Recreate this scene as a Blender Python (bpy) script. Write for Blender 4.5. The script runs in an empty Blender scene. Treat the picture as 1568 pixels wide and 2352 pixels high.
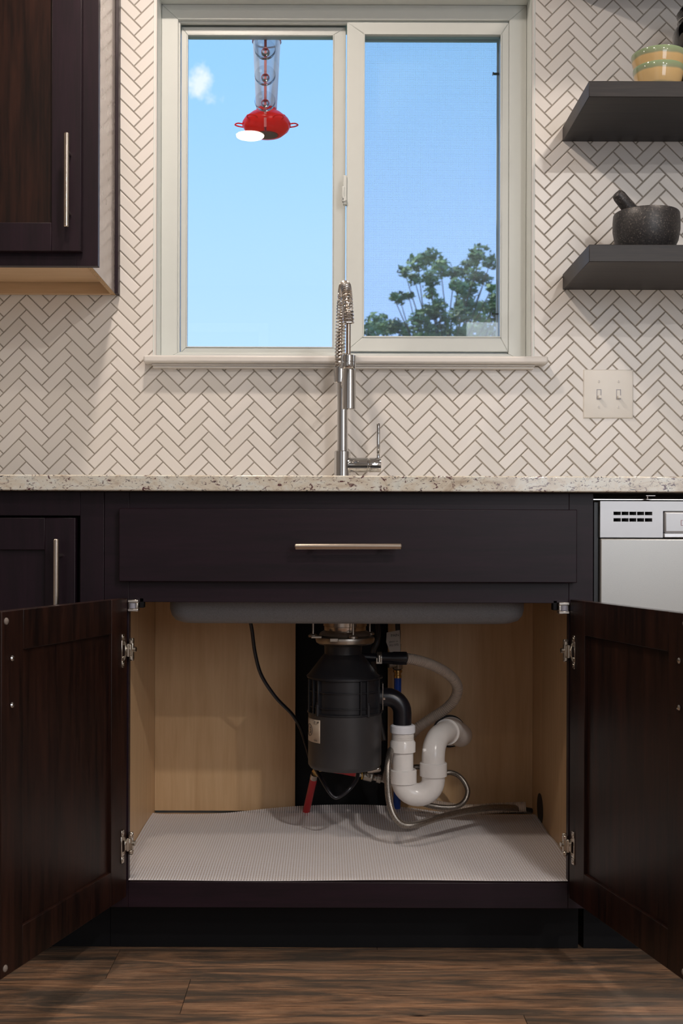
import bpy, bmesh, math, random
from mathutils import Vector, Matrix
random.seed(7)
PI = math.pi
COL = bpy.context.scene.collection
SC = bpy.context.scene

# ------------------------------------------------------------------ camera
F = 2650.0; CX = 750.0; CY = 1240.0; CAM_Y = -2.16; CAM_Z = 0.79; ROLL = 0.003
cd = bpy.data.cameras.new('camera'); cam = bpy.data.objects.new('camera', cd); COL.objects.link(cam)
cam.location = (0, CAM_Y, CAM_Z)
cam.rotation_euler = (PI / 2, -ROLL, 0)
cd.sensor_fit = 'AUTO'; cd.sensor_width = 36; cd.lens = F / 2352 * 36
cd.shift_x = (784 - CX) / 2352; cd.shift_y = (CY - 1176) / 2352
cd.clip_start = 0.05; cd.clip_end = 400
cd.dof.use_dof = True; cd.dof.focus_distance = 2.45; cd.dof.aperture_fstop = 9
SC.camera = cam

def P(px, py, y):
    """world point seen at photo pixel (px, py) on the plane of depth y"""
    dx = px - CX; dy = CY - py
    c, s = math.cos(ROLL), math.sin(ROLL)
    ux = dx * c + dy * s; uy = dy * c - dx * s
    k = (y - CAM_Y) / F
    return Vector((ux * k, y, CAM_Z + uy * k))

# ------------------------------------------------------------------ world, sun, exposure
SC.view_settings.view_transform = 'Standard'; SC.view_settings.look = 'None'
SC.view_settings.exposure = 0.0; SC.view_settings.gamma = 1.0
SC.view_settings.use_curve_mapping = False
w = bpy.data.worlds.new('sky'); SC.world = w; w.use_nodes = True
nt = w.node_tree; nt.nodes.clear()
def wn(t, **k):
    n = nt.nodes.new(t)
    for a, b in k.items(): setattr(n, a, b)
    return n
tc = wn('ShaderNodeTexCoord'); sep = wn('ShaderNodeSeparateXYZ'); nt.links.new(tc.outputs['Generated'], sep.inputs[0])
rp = wn('ShaderNodeValToRGB'); nt.links.new(sep.outputs['Z'], rp.inputs[0])
el = rp.color_ramp.elements
el[0].position = 0.0; el[0].color = (0.44, 0.60, 1.0, 1)
el[1].position = 1.0; el[1].color = (0.13, 0.33, 0.85, 1)
for pos, c in ((0.15, (0.38, 0.56, 1.0, 1)), (0.38, (0.235, 0.46, 0.80, 1)), (0.6, (0.18, 0.40, 0.78, 1))):
    e = el.new(pos); e.color = c
# clouds: a noise field over the whole sky plus one small puff
nz = wn('ShaderNodeTexNoise'); nz.inputs['Scale'].default_value = 26; nz.inputs['Detail'].default_value = 6; nz.inputs['Roughness'].default_value = 0.62
nt.links.new(tc.outputs['Generated'], nz.inputs['Vector'])
cdir = (P(452, 190, 50) - Vector((0, CAM_Y, CAM_Z))).normalized()
dist = wn('ShaderNodeVectorMath', operation='DISTANCE'); nt.links.new(tc.outputs['Generated'], dist.inputs[0]); dist.inputs[1].default_value = cdir
m1 = wn('ShaderNodeMath', operation='MULTIPLY_ADD'); nt.links.new(nz.outputs[0], m1.inputs[0]); m1.inputs[1].default_value = 0.055; m1.inputs[2].default_value = -0.012
m2 = wn('ShaderNodeMath', operation='SUBTRACT'); nt.links.new(m1.outputs[0], m2.inputs[0]); nt.links.new(dist.outputs['Value'], m2.inputs[1])
m3 = wn('ShaderNodeMapRange'); nt.links.new(m2.outputs[0], m3.inputs[0]); m3.inputs[1].default_value = 0.0; m3.inputs[2].default_value = 0.009
mxw = wn('ShaderNodeMix', data_type='RGBA'); nt.links.new(m3.outputs[0], mxw.inputs['Factor'])
nt.links.new(rp.outputs[0], mxw.inputs[6]); mxw.inputs[7].default_value = (0.60, 0.66, 0.72, 1)
gr = wn('ShaderNodeMapRange'); nt.links.new(sep.outputs['Z'], gr.inputs[0]); gr.inputs[1].default_value = -0.02; gr.inputs[2].default_value = 0.0
mg = wn('ShaderNodeMix', data_type='RGBA'); nt.links.new(gr.outputs[0], mg.inputs['Factor'])
mg.inputs[6].default_value = (0.20, 0.22, 0.13, 1); nt.links.new(mxw.outputs[2], mg.inputs[7])
bg = wn('ShaderNodeBackground'); bg.inputs[1].default_value = 1.65; nt.links.new(mg.outputs[2], bg.inputs[0])
ow = wn('ShaderNodeOutputWorld'); nt.links.new(bg.outputs[0], ow.inputs[0])

def light(name, kind, loc, energy, color, **k):
    d = bpy.data.lights.new(name, kind); d.energy = energy; d.color = color
    o = bpy.data.objects.new(name, d); COL.objects.link(o); o.location = loc
    for a, b in k.items(): setattr(d, a, b)
    return o
sun = light('sun', 'SUN', (-6, 3, 8), 3.0, (1, 0.95, 0.86), angle=0.01)
sun.rotation_euler = Vector((0.72, -0.10, -0.68)).to_track_quat('-Z', 'Y').to_euler()
# daylight from a window behind the camera, then an added fill
d1 = light('window_daylight', 'AREA', (1.55, -3.93, 1.55), 23, (0.82, 0.90, 1.0), shape='RECTANGLE', size=1.3, size_y=1.3)
d1.rotation_euler = (PI / 2, 0, 0)
d2 = light('cool_fill', 'AREA', (-1.3, -3.93, 1.05), 2.5, (0.86, 0.92, 1.0), shape='RECTANGLE', size=1.7, size_y=1.7)  # unseen cool fill, added to tint the dark cabinet fronts
d2.rotation_euler = (PI / 2, 0, 0)
WARM = (1.0, 0.85, 0.73)
CANS = [(-0.32, -1.16, 8), (1.07, -0.11, 8), (-1.67, -0.11, 8), (-0.30, -0.11, 13), (-0.97, -2.9, 3), (2.1, -3.3, 36), (1.02, -2.3, 32)]

# ------------------------------------------------------------------ materials
MATS = {}
def nmat(name):
    m = bpy.data.materials.new(name); m.use_nodes = True; t = m.node_tree
    b = t.nodes['Principled BSDF']; MATS[name] = m
    return m, t, b
def N(t, k, **a):
    n = t.nodes.new(k)
    for x, y in a.items(): setattr(n, x, y)
    return n
def coords(t, scale=(1, 1, 1), rand=True):
    tcn = N(t, 'ShaderNodeTexCoord'); mp = N(t, 'ShaderNodeMapping'); mp.inputs['Scale'].default_value = scale
    if rand:
        oi = N(t, 'ShaderNodeObjectInfo'); mu = N(t, 'ShaderNodeVectorMath', operation='MULTIPLY_ADD')
        t.links.new(oi.outputs['Random'], mu.inputs[0]); mu.inputs[1].default_value = (13.1, 7.7, 19.3); t.links.new(tcn.outputs['Object'], mu.inputs[2])
        t.links.new(mu.outputs[0], mp.inputs[0])
    else:
        t.links.new(tcn.outputs['Object'], mp.inputs[0])
    return mp
def plain(name, col, rough=0.5, metal=0.0, var=0.06, nscale=30, bump=0.0, spec=0.5, trans=0, coat=0, ior=1.5):
    m, t, b = nmat(name)
    mp = coords(t); nn = N(t, 'ShaderNodeTexNoise'); nn.inputs['Scale'].default_value = nscale; nn.inputs['Detail'].default_value = 4
    t.links.new(mp.outputs[0], nn.inputs['Vector'])
    r = N(t, 'ShaderNodeValToRGB'); r.color_ramp.elements[0].position = 0.3; r.color_ramp.elements[1].position = 0.7
    r.color_ramp.elements[0].color = tuple(c * (1 - var) for c in col) + (1,)
    r.color_ramp.elements[1].color = tuple(min(1, c * (1 + var)) for c in col) + (1,)
    t.links.new(nn.outputs[0], r.inputs[0]); t.links.new(r.outputs[0], b.inputs['Base Color'])
    b.inputs['Roughness'].default_value = rough; b.inputs['Metallic'].default_value = metal
    b.inputs['Specular IOR Level'].default_value = spec; b.inputs['Coat Weight'].default_value = coat; b.inputs['IOR'].default_value = ior
    if trans: b.inputs['Transmission Weight'].default_value = trans
    if bump:
        bp = N(t, 'ShaderNodeBump'); bp.inputs['Strength'].default_value = bump; bp.inputs['Distance'].default_value = 0.001
        t.links.new(nn.outputs[0], bp.inputs['Height']); t.links.new(bp.outputs[0], b.inputs['Normal'])
    return m
def wood(name, c1, c2, axis='Z', rough=0.4, scale=1.0, stretch=14, bump=0.1, contrast=(0.3, 0.7), coat=0.0, spec=0.5):
    m, t, b = nmat(name)
    s = [stretch, stretch, stretch]; s['XYZ'.index(axis)] = 1.0
    mp = coords(t, tuple(v * scale for v in s))
    nn = N(t, 'ShaderNodeTexNoise'); nn.inputs['Scale'].default_value = 1.6; nn.inputs['Detail'].default_value = 7; nn.inputs['Roughness'].default_value = 0.6; nn.inputs['Distortion'].default_value = 0.6
    t.links.new(mp.outputs[0], nn.inputs['Vector'])
    n2 = N(t, 'ShaderNodeTexNoise'); n2.inputs['Scale'].default_value = 9; n2.inputs['Detail'].default_value = 5
    t.links.new(mp.outputs[0], n2.inputs['Vector'])
    ma = N(t, 'ShaderNodeMath', operation='MULTIPLY_ADD'); t.links.new(n2.outputs[0], ma.inputs[0]); ma.inputs[1].default_value = 0.35; 
    mb = N(t, 'ShaderNodeMath', operation='MULTIPLY'); t.links.new(nn.outputs[0], mb.inputs[0]); mb.inputs[1].default_value = 0.65
    t.links.new(mb.outputs[0], ma.inputs[2])
    r = N(t, 'ShaderNodeValToRGB'); r.color_ramp.elements[0].position = contrast[0]; r.color_ramp.elements[1].position = contrast[1]
    r.color_ramp.elements[0].color = c1 + (1,); r.color_ramp.elements[1].color = c2 + (1,)
    t.links.new(ma.outputs[0], r.inputs[0]); t.links.new(r.outputs[0], b.inputs['Base Color'])
    b.inputs['Roughness'].default_value = rough; b.inputs['Coat Weight'].default_value = coat; b.inputs['Coat Roughness'].default_value = 0.12
    b.inputs['Specular IOR Level'].default_value = spec
    if bump:
        bp = N(t, 'ShaderNodeBump'); bp.inputs['Strength'].default_value = bump; bp.inputs['Distance'].default_value = 0.0006
        t.links.new(ma.outputs[0], bp.inputs['Height']); t.links.new(bp.outputs[0], b.inputs['Normal'])
    return m

ESP1, ESP2 = (0.0055, 0.0022, 0.0050), (0.017, 0.0060, 0.0125)
wood('espresso_v', ESP1, ESP2, 'Z', 0.42, 2.0, spec=0.3)
wood('espresso_h', ESP1, ESP2, 'X', 0.42, 2.0, spec=0.3)
wood('espresso_in', (0.005, 0.0022, 0.002), (0.034, 0.012, 0.0075), 'Z', 0.36, 1.6, spec=0.3, contrast=(0.38, 0.72))
wood('espresso_in_h', (0.012, 0.005, 0.0045), (0.036, 0.013, 0.009), 'X', 0.36, 1.6)
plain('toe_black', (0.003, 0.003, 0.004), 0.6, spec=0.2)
wood('maple', (0.53, 0.33, 0.165), (0.67, 0.45, 0.25), 'Z', 0.45, 1.3, bump=0.03)
wood('maple_h', (0.50, 0.34, 0.20), (0.62, 0.45, 0.29), 'X', 0.5, 1.3, bump=0.03)
plain('chipboard', (0.42, 0.29, 0.17), 0.9, var=0.45, nscale=350)
plain('side_laminate', (0.30, 0.26, 0.24), 0.24, var=0.05, coat=0.3, ior=2.2)
plain('vinyl_white', (0.60, 0.63, 0.61), 0.38, var=0.01)
plain('trim_white', (0.68, 0.66, 0.635), 0.4, var=0.015)
plain('reveal_paint', (0.72, 0.76, 0.74), 0.4, var=0.015)
plain('grout', (0.32, 0.29, 0.25), 0.9, var=0.12, nscale=60)
plain('room_paint', (0.30, 0.28, 0.26), 0.8, var=0.03)
plain('drywall', (0.60, 0.56, 0.50), 0.8, var=0.03)
plain('ceiling_paint', (0.72, 0.71, 0.69), 0.9, var=0.02)
plain('steel', (0.62, 0.58, 0.54), 0.26, 1.0, var=0.03)
plain('nickel', (0.60, 0.52, 0.45), 0.22, 1.0, var=0.01)
plain('chrome', (0.66, 0.66, 0.66), 0.06, 1.0, var=0.01)
plain('hinge_metal', (0.62, 0.58, 0.52), 0.22, 1.0, var=0.1, nscale=60)
plain('brass', (0.60, 0.40, 0.16), 0.3, 1.0, var=0.15)
plain('zinc', (0.45, 0.41, 0.36), 0.34, 1.0, var=0.15, nscale=50)
plain('dishwasher_steel', (0.44, 0.43, 0.41), 0.36, 0.85, var=0.06, nscale=900, bump=0.04)
plain('dishwasher_panel', (0.52, 0.52, 0.53), 0.4, 0.7, var=0.02)
plain('bright_strip', (0.85, 0.87, 0.90), 0.3, 0.3)
plain('black_plastic', (0.008, 0.008, 0.010), 0.35)
plain('black_rubber', (0.007, 0.007, 0.011), 0.3)
plain('disposer_grey', (0.036, 0.034, 0.036), 0.4, var=0.08)
plain('disposer_black', (0.014, 0.014, 0.017), 0.38)
plain('pvc_white', (0.84, 0.80, 0.77), 0.22, var=0.05, nscale=25)
plain('pvc_nut', (0.80, 0.80, 0.84), 0.3, var=0.02)
plain('hose_beige', (0.52, 0.42, 0.34), 0.5, var=0.05)
plain('pex_red', (0.45, 0.02, 0.025), 0.35)
plain('pex_blue', (0.005, 0.05, 0.30), 0.35)
plain('paper_tag', (0.50, 0.45, 0.40), 0.8, var=0.06)
plain('label_cream', (0.62, 0.50, 0.38), 0.6)
plain('ink', (0.02, 0.02, 0.025), 0.6)
plain('ink_red', (0.30, 0.05, 0.06), 0.6)
plain('liner_white', (0.88, 0.84, 0.84), 0.75, var=0.04, nscale=200)
plain('sink_grey', (0.20, 0.20, 0.21), 0.55, var=0.2, nscale=700, bump=0.3)
plain('plastic_grey', (0.30, 0.30, 0.36), 0.4)
plain('switch_white', (0.74, 0.72, 0.68), 0.35, var=0.01)
plain('feeder_red', (0.90, 0.02, 0.015), 0.18, var=0.05)
plain('feeder_strap', (0.40, 0.01, 0.03), 0.35)
plain('feeder_disc', (0.30, 0.08, 0.07), 0.5)
plain('dark_grommet', (0.012, 0.010, 0.010), 0.6)
plain('hose_dark', (0.035, 0.030, 0.028), 0.5)
plain('bean', (0.095, 0.042, 0.026), 0.35, var=0.4, nscale=80)
plain('leaf_green', (0.20, 0.28, 0.09), 0.55, var=0.5, nscale=1.5)
plain('bark', (0.10, 0.075, 0.05), 0.9, var=0.3)
plain('grass', (0.06, 0.11, 0.03), 0.9, var=0.3, nscale=3)
plain('lamp_trim', (0.8, 0.8, 0.78), 0.5)
plain('yellow_sleeve', (0.75, 0.42, 0.05), 0.5)
plain('clear_bumper', (0.20, 0.17, 0.15), 0.15, var=0.05)

# tiles: satin ceramic, each a shade apart
m, t, b = nmat('tile_white')
oi = N(t, 'ShaderNodeObjectInfo'); r = N(t, 'ShaderNodeValToRGB')
r.color_ramp.elements[0].color = (0.69, 0.66, 0.625, 1); r.color_ramp.elements[1].color = (0.77, 0.74, 0.715, 1)
t.links.new(oi.outputs['Random'], r.inputs[0]); t.links.new(r.outputs[0], b.inputs['Base Color'])
b.inputs['Roughness'].default_value = 0.27
mp = coords(t); nn = N(t, 'ShaderNodeTexNoise'); nn.inputs['Scale'].default_value = 22; t.links.new(mp.outputs[0], nn.inputs['Vector'])
bp = N(t, 'ShaderNodeBump'); bp.inputs['Strength'].default_value = 0.25; bp.inputs['Distance'].default_value = 0.0012
t.links.new(nn.outputs[0], bp.inputs['Height']); t.links.new(bp.outputs[0], b.inputs['Normal'])

# granite
m, t, b = nmat('granite')
mp = coords(t, (1, 1, 1.6), False)
def noise(t, mp, sc, det=6, ro=0.6, dist=0.0):
    n = N(t, 'ShaderNodeTexNoise'); n.inputs['Scale'].default_value = sc; n.inputs['Detail'].default_value = det; n.inputs['Roughness'].default_value = ro; n.inputs['Distortion'].default_value = dist
    t.links.new(mp.outputs[0], n.inputs['Vector']); return n
def ramp(t, src, stops):
    r = N(t, 'ShaderNodeValToRGB'); e = r.color_ramp.elements
    e[0].position, e[0].color = stops[0][0], stops[0][1] + (1,); e[1].position, e[1].color = stops[-1][0], stops[-1][1] + (1,)
    for p, c in stops[1:-1]:
        x = e.new(p); x.color = c + (1,)
    t.links.new(src, r.inputs[0]); return r
def mix(t, f, a, b_):
    x = N(t, 'ShaderNodeMix', data_type='RGBA'); t.links.new(f, x.inputs['Factor'])
    for s, i in ((a, 6), (b_, 7)):
        if isinstance(s, tuple): x.inputs[i].default_value = s + (1,)
        else: t.links.new(s, x.inputs[i])
    return x.outputs[2]
base = ramp(t, noise(t, mp, 22, 8, 0.65, 0.8).outputs[0], [(0.3, (0.42, 0.33, 0.25)), (0.45, (0.66, 0.60, 0.50)), (0.62, (0.72, 0.72, 0.66)), (0.75, (0.55, 0.57, 0.53))])
sp = ramp(t, noise(t, mp, 62, 5, 0.72, 1.2).outputs[0], [(0.575, (0, 0, 0)), (0.62, (1, 1, 1))])
sp2 = ramp(t, noise(t, mp, 95, 4, 0.7, 1.6).outputs[0], [(0.60, (0, 0, 0)), (0.64, (1, 1, 1))])
c = mix(t, sp.outputs[0], base.outputs[0], (0.10, 0.035, 0.04))
c = mix(t, sp2.outputs[0], c, (0.07, 0.065, 0.07))
t.links.new(c, b.inputs['Base Color']); b.inputs['Roughness'].default_value = 0.12

# vinyl planks: streaky reclaimed brown and charcoal
m, t, b = nmat('plank_vinyl')
mp = coords(t, (1.3, 9, 1))
n1 = noise(t, mp, 2.6, 9, 0.68, 0.7)
mp2 = coords(t, (1.6, 34, 1)); n2 = noise(t, mp2, 5.5, 9, 0.78, 0.5)
mp3 = coords(t, (1, 3.2, 1)); n3 = noise(t, mp3, 3.4, 3, 0.5, 0.2)
brown = ramp(t, n2.outputs[0], [(0.28, (0.070, 0.038, 0.024)), (0.48, (0.25, 0.135, 0.075)), (0.70, (0.48, 0.30, 0.18))])
dark = ramp(t, n1.outputs[0], [(0.42, (1, 1, 1)), (0.62, (0, 0, 0))])
c = mix(t, dark.outputs[0], brown.outputs[0], (0.080, 0.062, 0.048))
streak = ramp(t, n2.outputs[0], [(0.33, (1, 1, 1)), (0.45, (0, 0, 0))])
c = mix(t, streak.outputs[0], c, (0.03, 0.022, 0.018))
# knots
vor = N(t, 'ShaderNodeTexVoronoi'); vor.inputs['Scale'].default_value = 3.1; mpk = coords(t, (1, 2.4, 1)); t.links.new(mpk.outputs[0], vor.inputs['Vector'])
kn = ramp(t, vor.outputs['Distance'], [(0.025, (1, 1, 1)), (0.07, (0, 0, 0))])
c = mix(t, kn.outputs[0], c, (0.018, 0.012, 0.009))
t.links.new(c, b.inputs['Base Color']); b.inputs['Roughness'].default_value = 0.42
bp = N(t, 'ShaderNodeBump'); bp.inputs['Strength'].default_value = 0.25; bp.inputs['Distance'].default_value = 0.0008
t.links.new(n2.outputs[0], bp.inputs['Height']); t.links.new(bp.outputs[0], b.inputs['Normal'])

# shelf wood
wood('shelf_wood', (0.007, 0.006, 0.008), (0.028, 0.022, 0.021), 'X', 0.42, 2.2, 16, 0.35, (0.35, 0.7), coat=0.0, spec=0.35)

# mortar granite
m, t, b = nmat('mortar_stone')
mp = coords(t); n1 = noise(t, mp, 260, 3, 0.7)
r = ramp(t, n1.outputs[0], [(0.3, (0.012, 0.012, 0.014)), (0.58, (0.035, 0.033, 0.034)), (0.68, (0.16, 0.14, 0.125))])
t.links.new(r.outputs[0], b.inputs['Base Color']); b.inputs['Roughness'].default_value = 0.42
bp = N(t, 'ShaderNodeBump'); bp.inputs['Strength'].default_value = 0.3; bp.inputs['Distance'].default_value = 0.0008
t.links.new(n1.outputs[0], bp.inputs['Height']); t.links.new(bp.outputs[0], b.inputs['Normal'])

# glazed bowl with coloured bands along its height
m, t, b = nmat('bowl_glaze')
tcn = N(t, 'ShaderNodeTexCoord'); sx = N(t, 'ShaderNodeSeparateXYZ'); t.links.new(tcn.outputs['Generated'], sx.inputs[0])
nw = N(t, 'ShaderNodeTexNoise'); nw.inputs['Scale'].default_value = 5; t.links.new(tcn.outputs['Object'], nw.inputs['Vector']); nw.inputs['Scale'].default_value = 25
ad = N(t, 'ShaderNodeMath', operation='MULTIPLY_ADD'); t.links.new(nw.outputs[0], ad.inputs[0]); ad.inputs[1].default_value = 0.10; t.links.new(sx.outputs['Z'], ad.inputs[2])
r = ramp(t, ad.outputs[0], [(0.42, (0.33, 0.29, 0.17)), (0.48, (0.60, 0.42, 0.20)), (0.82, (0.62, 0.43, 0.20)), (0.87, (0.27, 0.30, 0.19)), (1.0, (0.25, 0.33, 0.19))])
t.links.new(r.outputs[0], b.inputs['Base Color']); b.inputs['Roughness'].default_value = 0.08; b.inputs['Coat Weight'].default_value = 0.5

# thin glass
def thin_glass(name, refl=0.06, tint=(1, 1, 1)):
    m, t, b = nmat(name); t.nodes.remove(b); out = t.nodes['Material Output']
    tr = N(t, 'ShaderNodeBsdfTransparent'); tr.inputs[0].default_value = tint + (1,)
    gl = N(t, 'ShaderNodeBsdfGlossy'); gl.inputs['Roughness'].default_value = 0.0
    fr = N(t, 'ShaderNodeFresnel'); fr.inputs['IOR'].default_value = 1.5
    mu = N(t, 'ShaderNodeMath', operation='MULTIPLY'); t.links.new(fr.outputs[0], mu.inputs[0]); mu.inputs[1].default_value = refl / 0.04
    mu.use_clamp = True
    mx = N(t, 'ShaderNodeMixShader'); t.links.new(mu.outputs[0], mx.inputs[0]); t.links.new(tr.outputs[0], mx.inputs[1]); t.links.new(gl.outputs[0], mx.inputs[2])
    t.links.new(mx.outputs[0], out.inputs[0]); return m
thin_glass('window_glass', 0.05, (0.97, 0.99, 0.985))
m = thin_glass('clear_plastic', 0.08, (0.97, 0.97, 0.98)); t = m.node_tree
tl = N(t, 'ShaderNodeBsdfTranslucent'); tl.inputs[0].default_value = (0.9, 0.9, 0.95, 1); dfx = N(t, 'ShaderNodeBsdfDiffuse'); dfx.inputs[0].default_value = (0.9, 0.9, 0.95, 1)
ma = N(t, 'ShaderNodeMixShader'); ma.inputs[0].default_value = 0.5; t.links.new(tl.outputs[0], ma.inputs[1]); t.links.new(dfx.outputs[0], ma.inputs[2])
lw = N(t, 'ShaderNodeLayerWeight'); lw.inputs[0].default_value = 0.35; mw = N(t, 'ShaderNodeMath', operation='MULTIPLY_ADD'); t.links.new(lw.outputs['Facing'], mw.inputs[0]); mw.inputs[1].default_value = 0.7; mw.inputs[2].default_value = 0.28
src = t.nodes['Material Output'].inputs[0].links[0].from_socket
mb_ = N(t, 'ShaderNodeMixShader'); t.links.new(mw.outputs[0], mb_.inputs[0]); t.links.new(src, mb_.inputs[1]); t.links.new(ma.outputs[0], mb_.inputs[2]); t.links.new(mb_.outputs[0], t.nodes['Material Output'].inputs[0])
t = MATS['feeder_red'].node_tree; tl = N(t, 'ShaderNodeBsdfTranslucent'); tl.inputs[0].default_value = (1.0, 0.05, 0.03, 1); mb_ = N(t, 'ShaderNodeMixShader'); mb_.inputs[0].default_value = 0.55
t.links.new(t.nodes['Principled BSDF'].outputs[0], mb_.inputs[1]); t.links.new(tl.outputs[0], mb_.inputs[2]); t.links.new(mb_.outputs[0], t.nodes['Material Output'].inputs[0])
thin_glass('cup_plastic', 0.05, (0.95, 0.96, 0.97))
thin_glass('jar_glass', 0.08, (0.93, 0.94, 0.93))
# insect screen: fine woven mesh, mostly open
m, t, b = nmat('screen_mesh'); out = t.nodes['Material Output']
b.inputs['Base Color'].default_value = (0.32, 0.38, 0.45, 1); b.inputs['Roughness'].default_value = 0.6
tcn = N(t, 'ShaderNodeTexCoord'); sx = N(t, 'ShaderNodeSeparateXYZ'); t.links.new(tcn.outputs['Object'], sx.inputs[0])
def threads(ax):
    a = N(t, 'ShaderNodeMath', operation='MULTIPLY'); t.links.new(sx.outputs[ax], a.inputs[0]); a.inputs[1].default_value = 1 / 0.0028
    f = N(t, 'ShaderNodeMath', operation='FRACT'); t.links.new(a.outputs[0], f.inputs[0])
    l = N(t, 'ShaderNodeMath', operation='LESS_THAN'); t.links.new(f.outputs[0], l.inputs[0]); l.inputs[1].default_value = 0.13
    return l
mxx = N(t, 'ShaderNodeMath', operation='MAXIMUM'); t.links.new(threads('X').outputs[0], mxx.inputs[0]); t.links.new(threads('Z').outputs[0], mxx.inputs[1])
tr = N(t, 'ShaderNodeBsdfTransparent'); ms = N(t, 'ShaderNodeMixShader')
t.links.new(mxx.outputs[0], ms.inputs[0]); t.links.new(tr.outputs[0], ms.inputs[1]); t.links.new(b.outputs[0], ms.inputs[2]); t.links.new(ms.outputs[0], out.inputs[0])
# braided steel hose
m, t, b = nmat('braid')
mp = coords(t, rand=False); v = N(t, 'ShaderNodeTexVoronoi'); v.inputs['Scale'].default_value = 1000; t.links.new(mp.outputs[0], v.inputs['Vector'])
r = ramp(t, v.outputs['Distance'], [(0.1, (0.52, 0.47, 0.42)), (0.7, (0.16, 0.14, 0.12))]); t.links.new(r.outputs[0], b.inputs['Base Color'])
b.inputs['Metallic'].default_value = 0.9; b.inputs['Roughness'].default_value = 0.35
bp = N(t, 'ShaderNodeBump'); bp.inputs['Strength'].default_value = 0.3; bp.inputs['Distance'].default_value = 0.0004; bp.invert = True
t.links.new(v.outputs['Distance'], bp.inputs['Height']); t.links.new(bp.outputs[0], b.inputs['Normal'])
# recessed lamp lens
m, t, b = nmat('lamp_lens'); b.inputs['Emission Color'].default_value = (1, 0.86, 0.70, 1); b.inputs['Emission Strength'].default_value = 18

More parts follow.
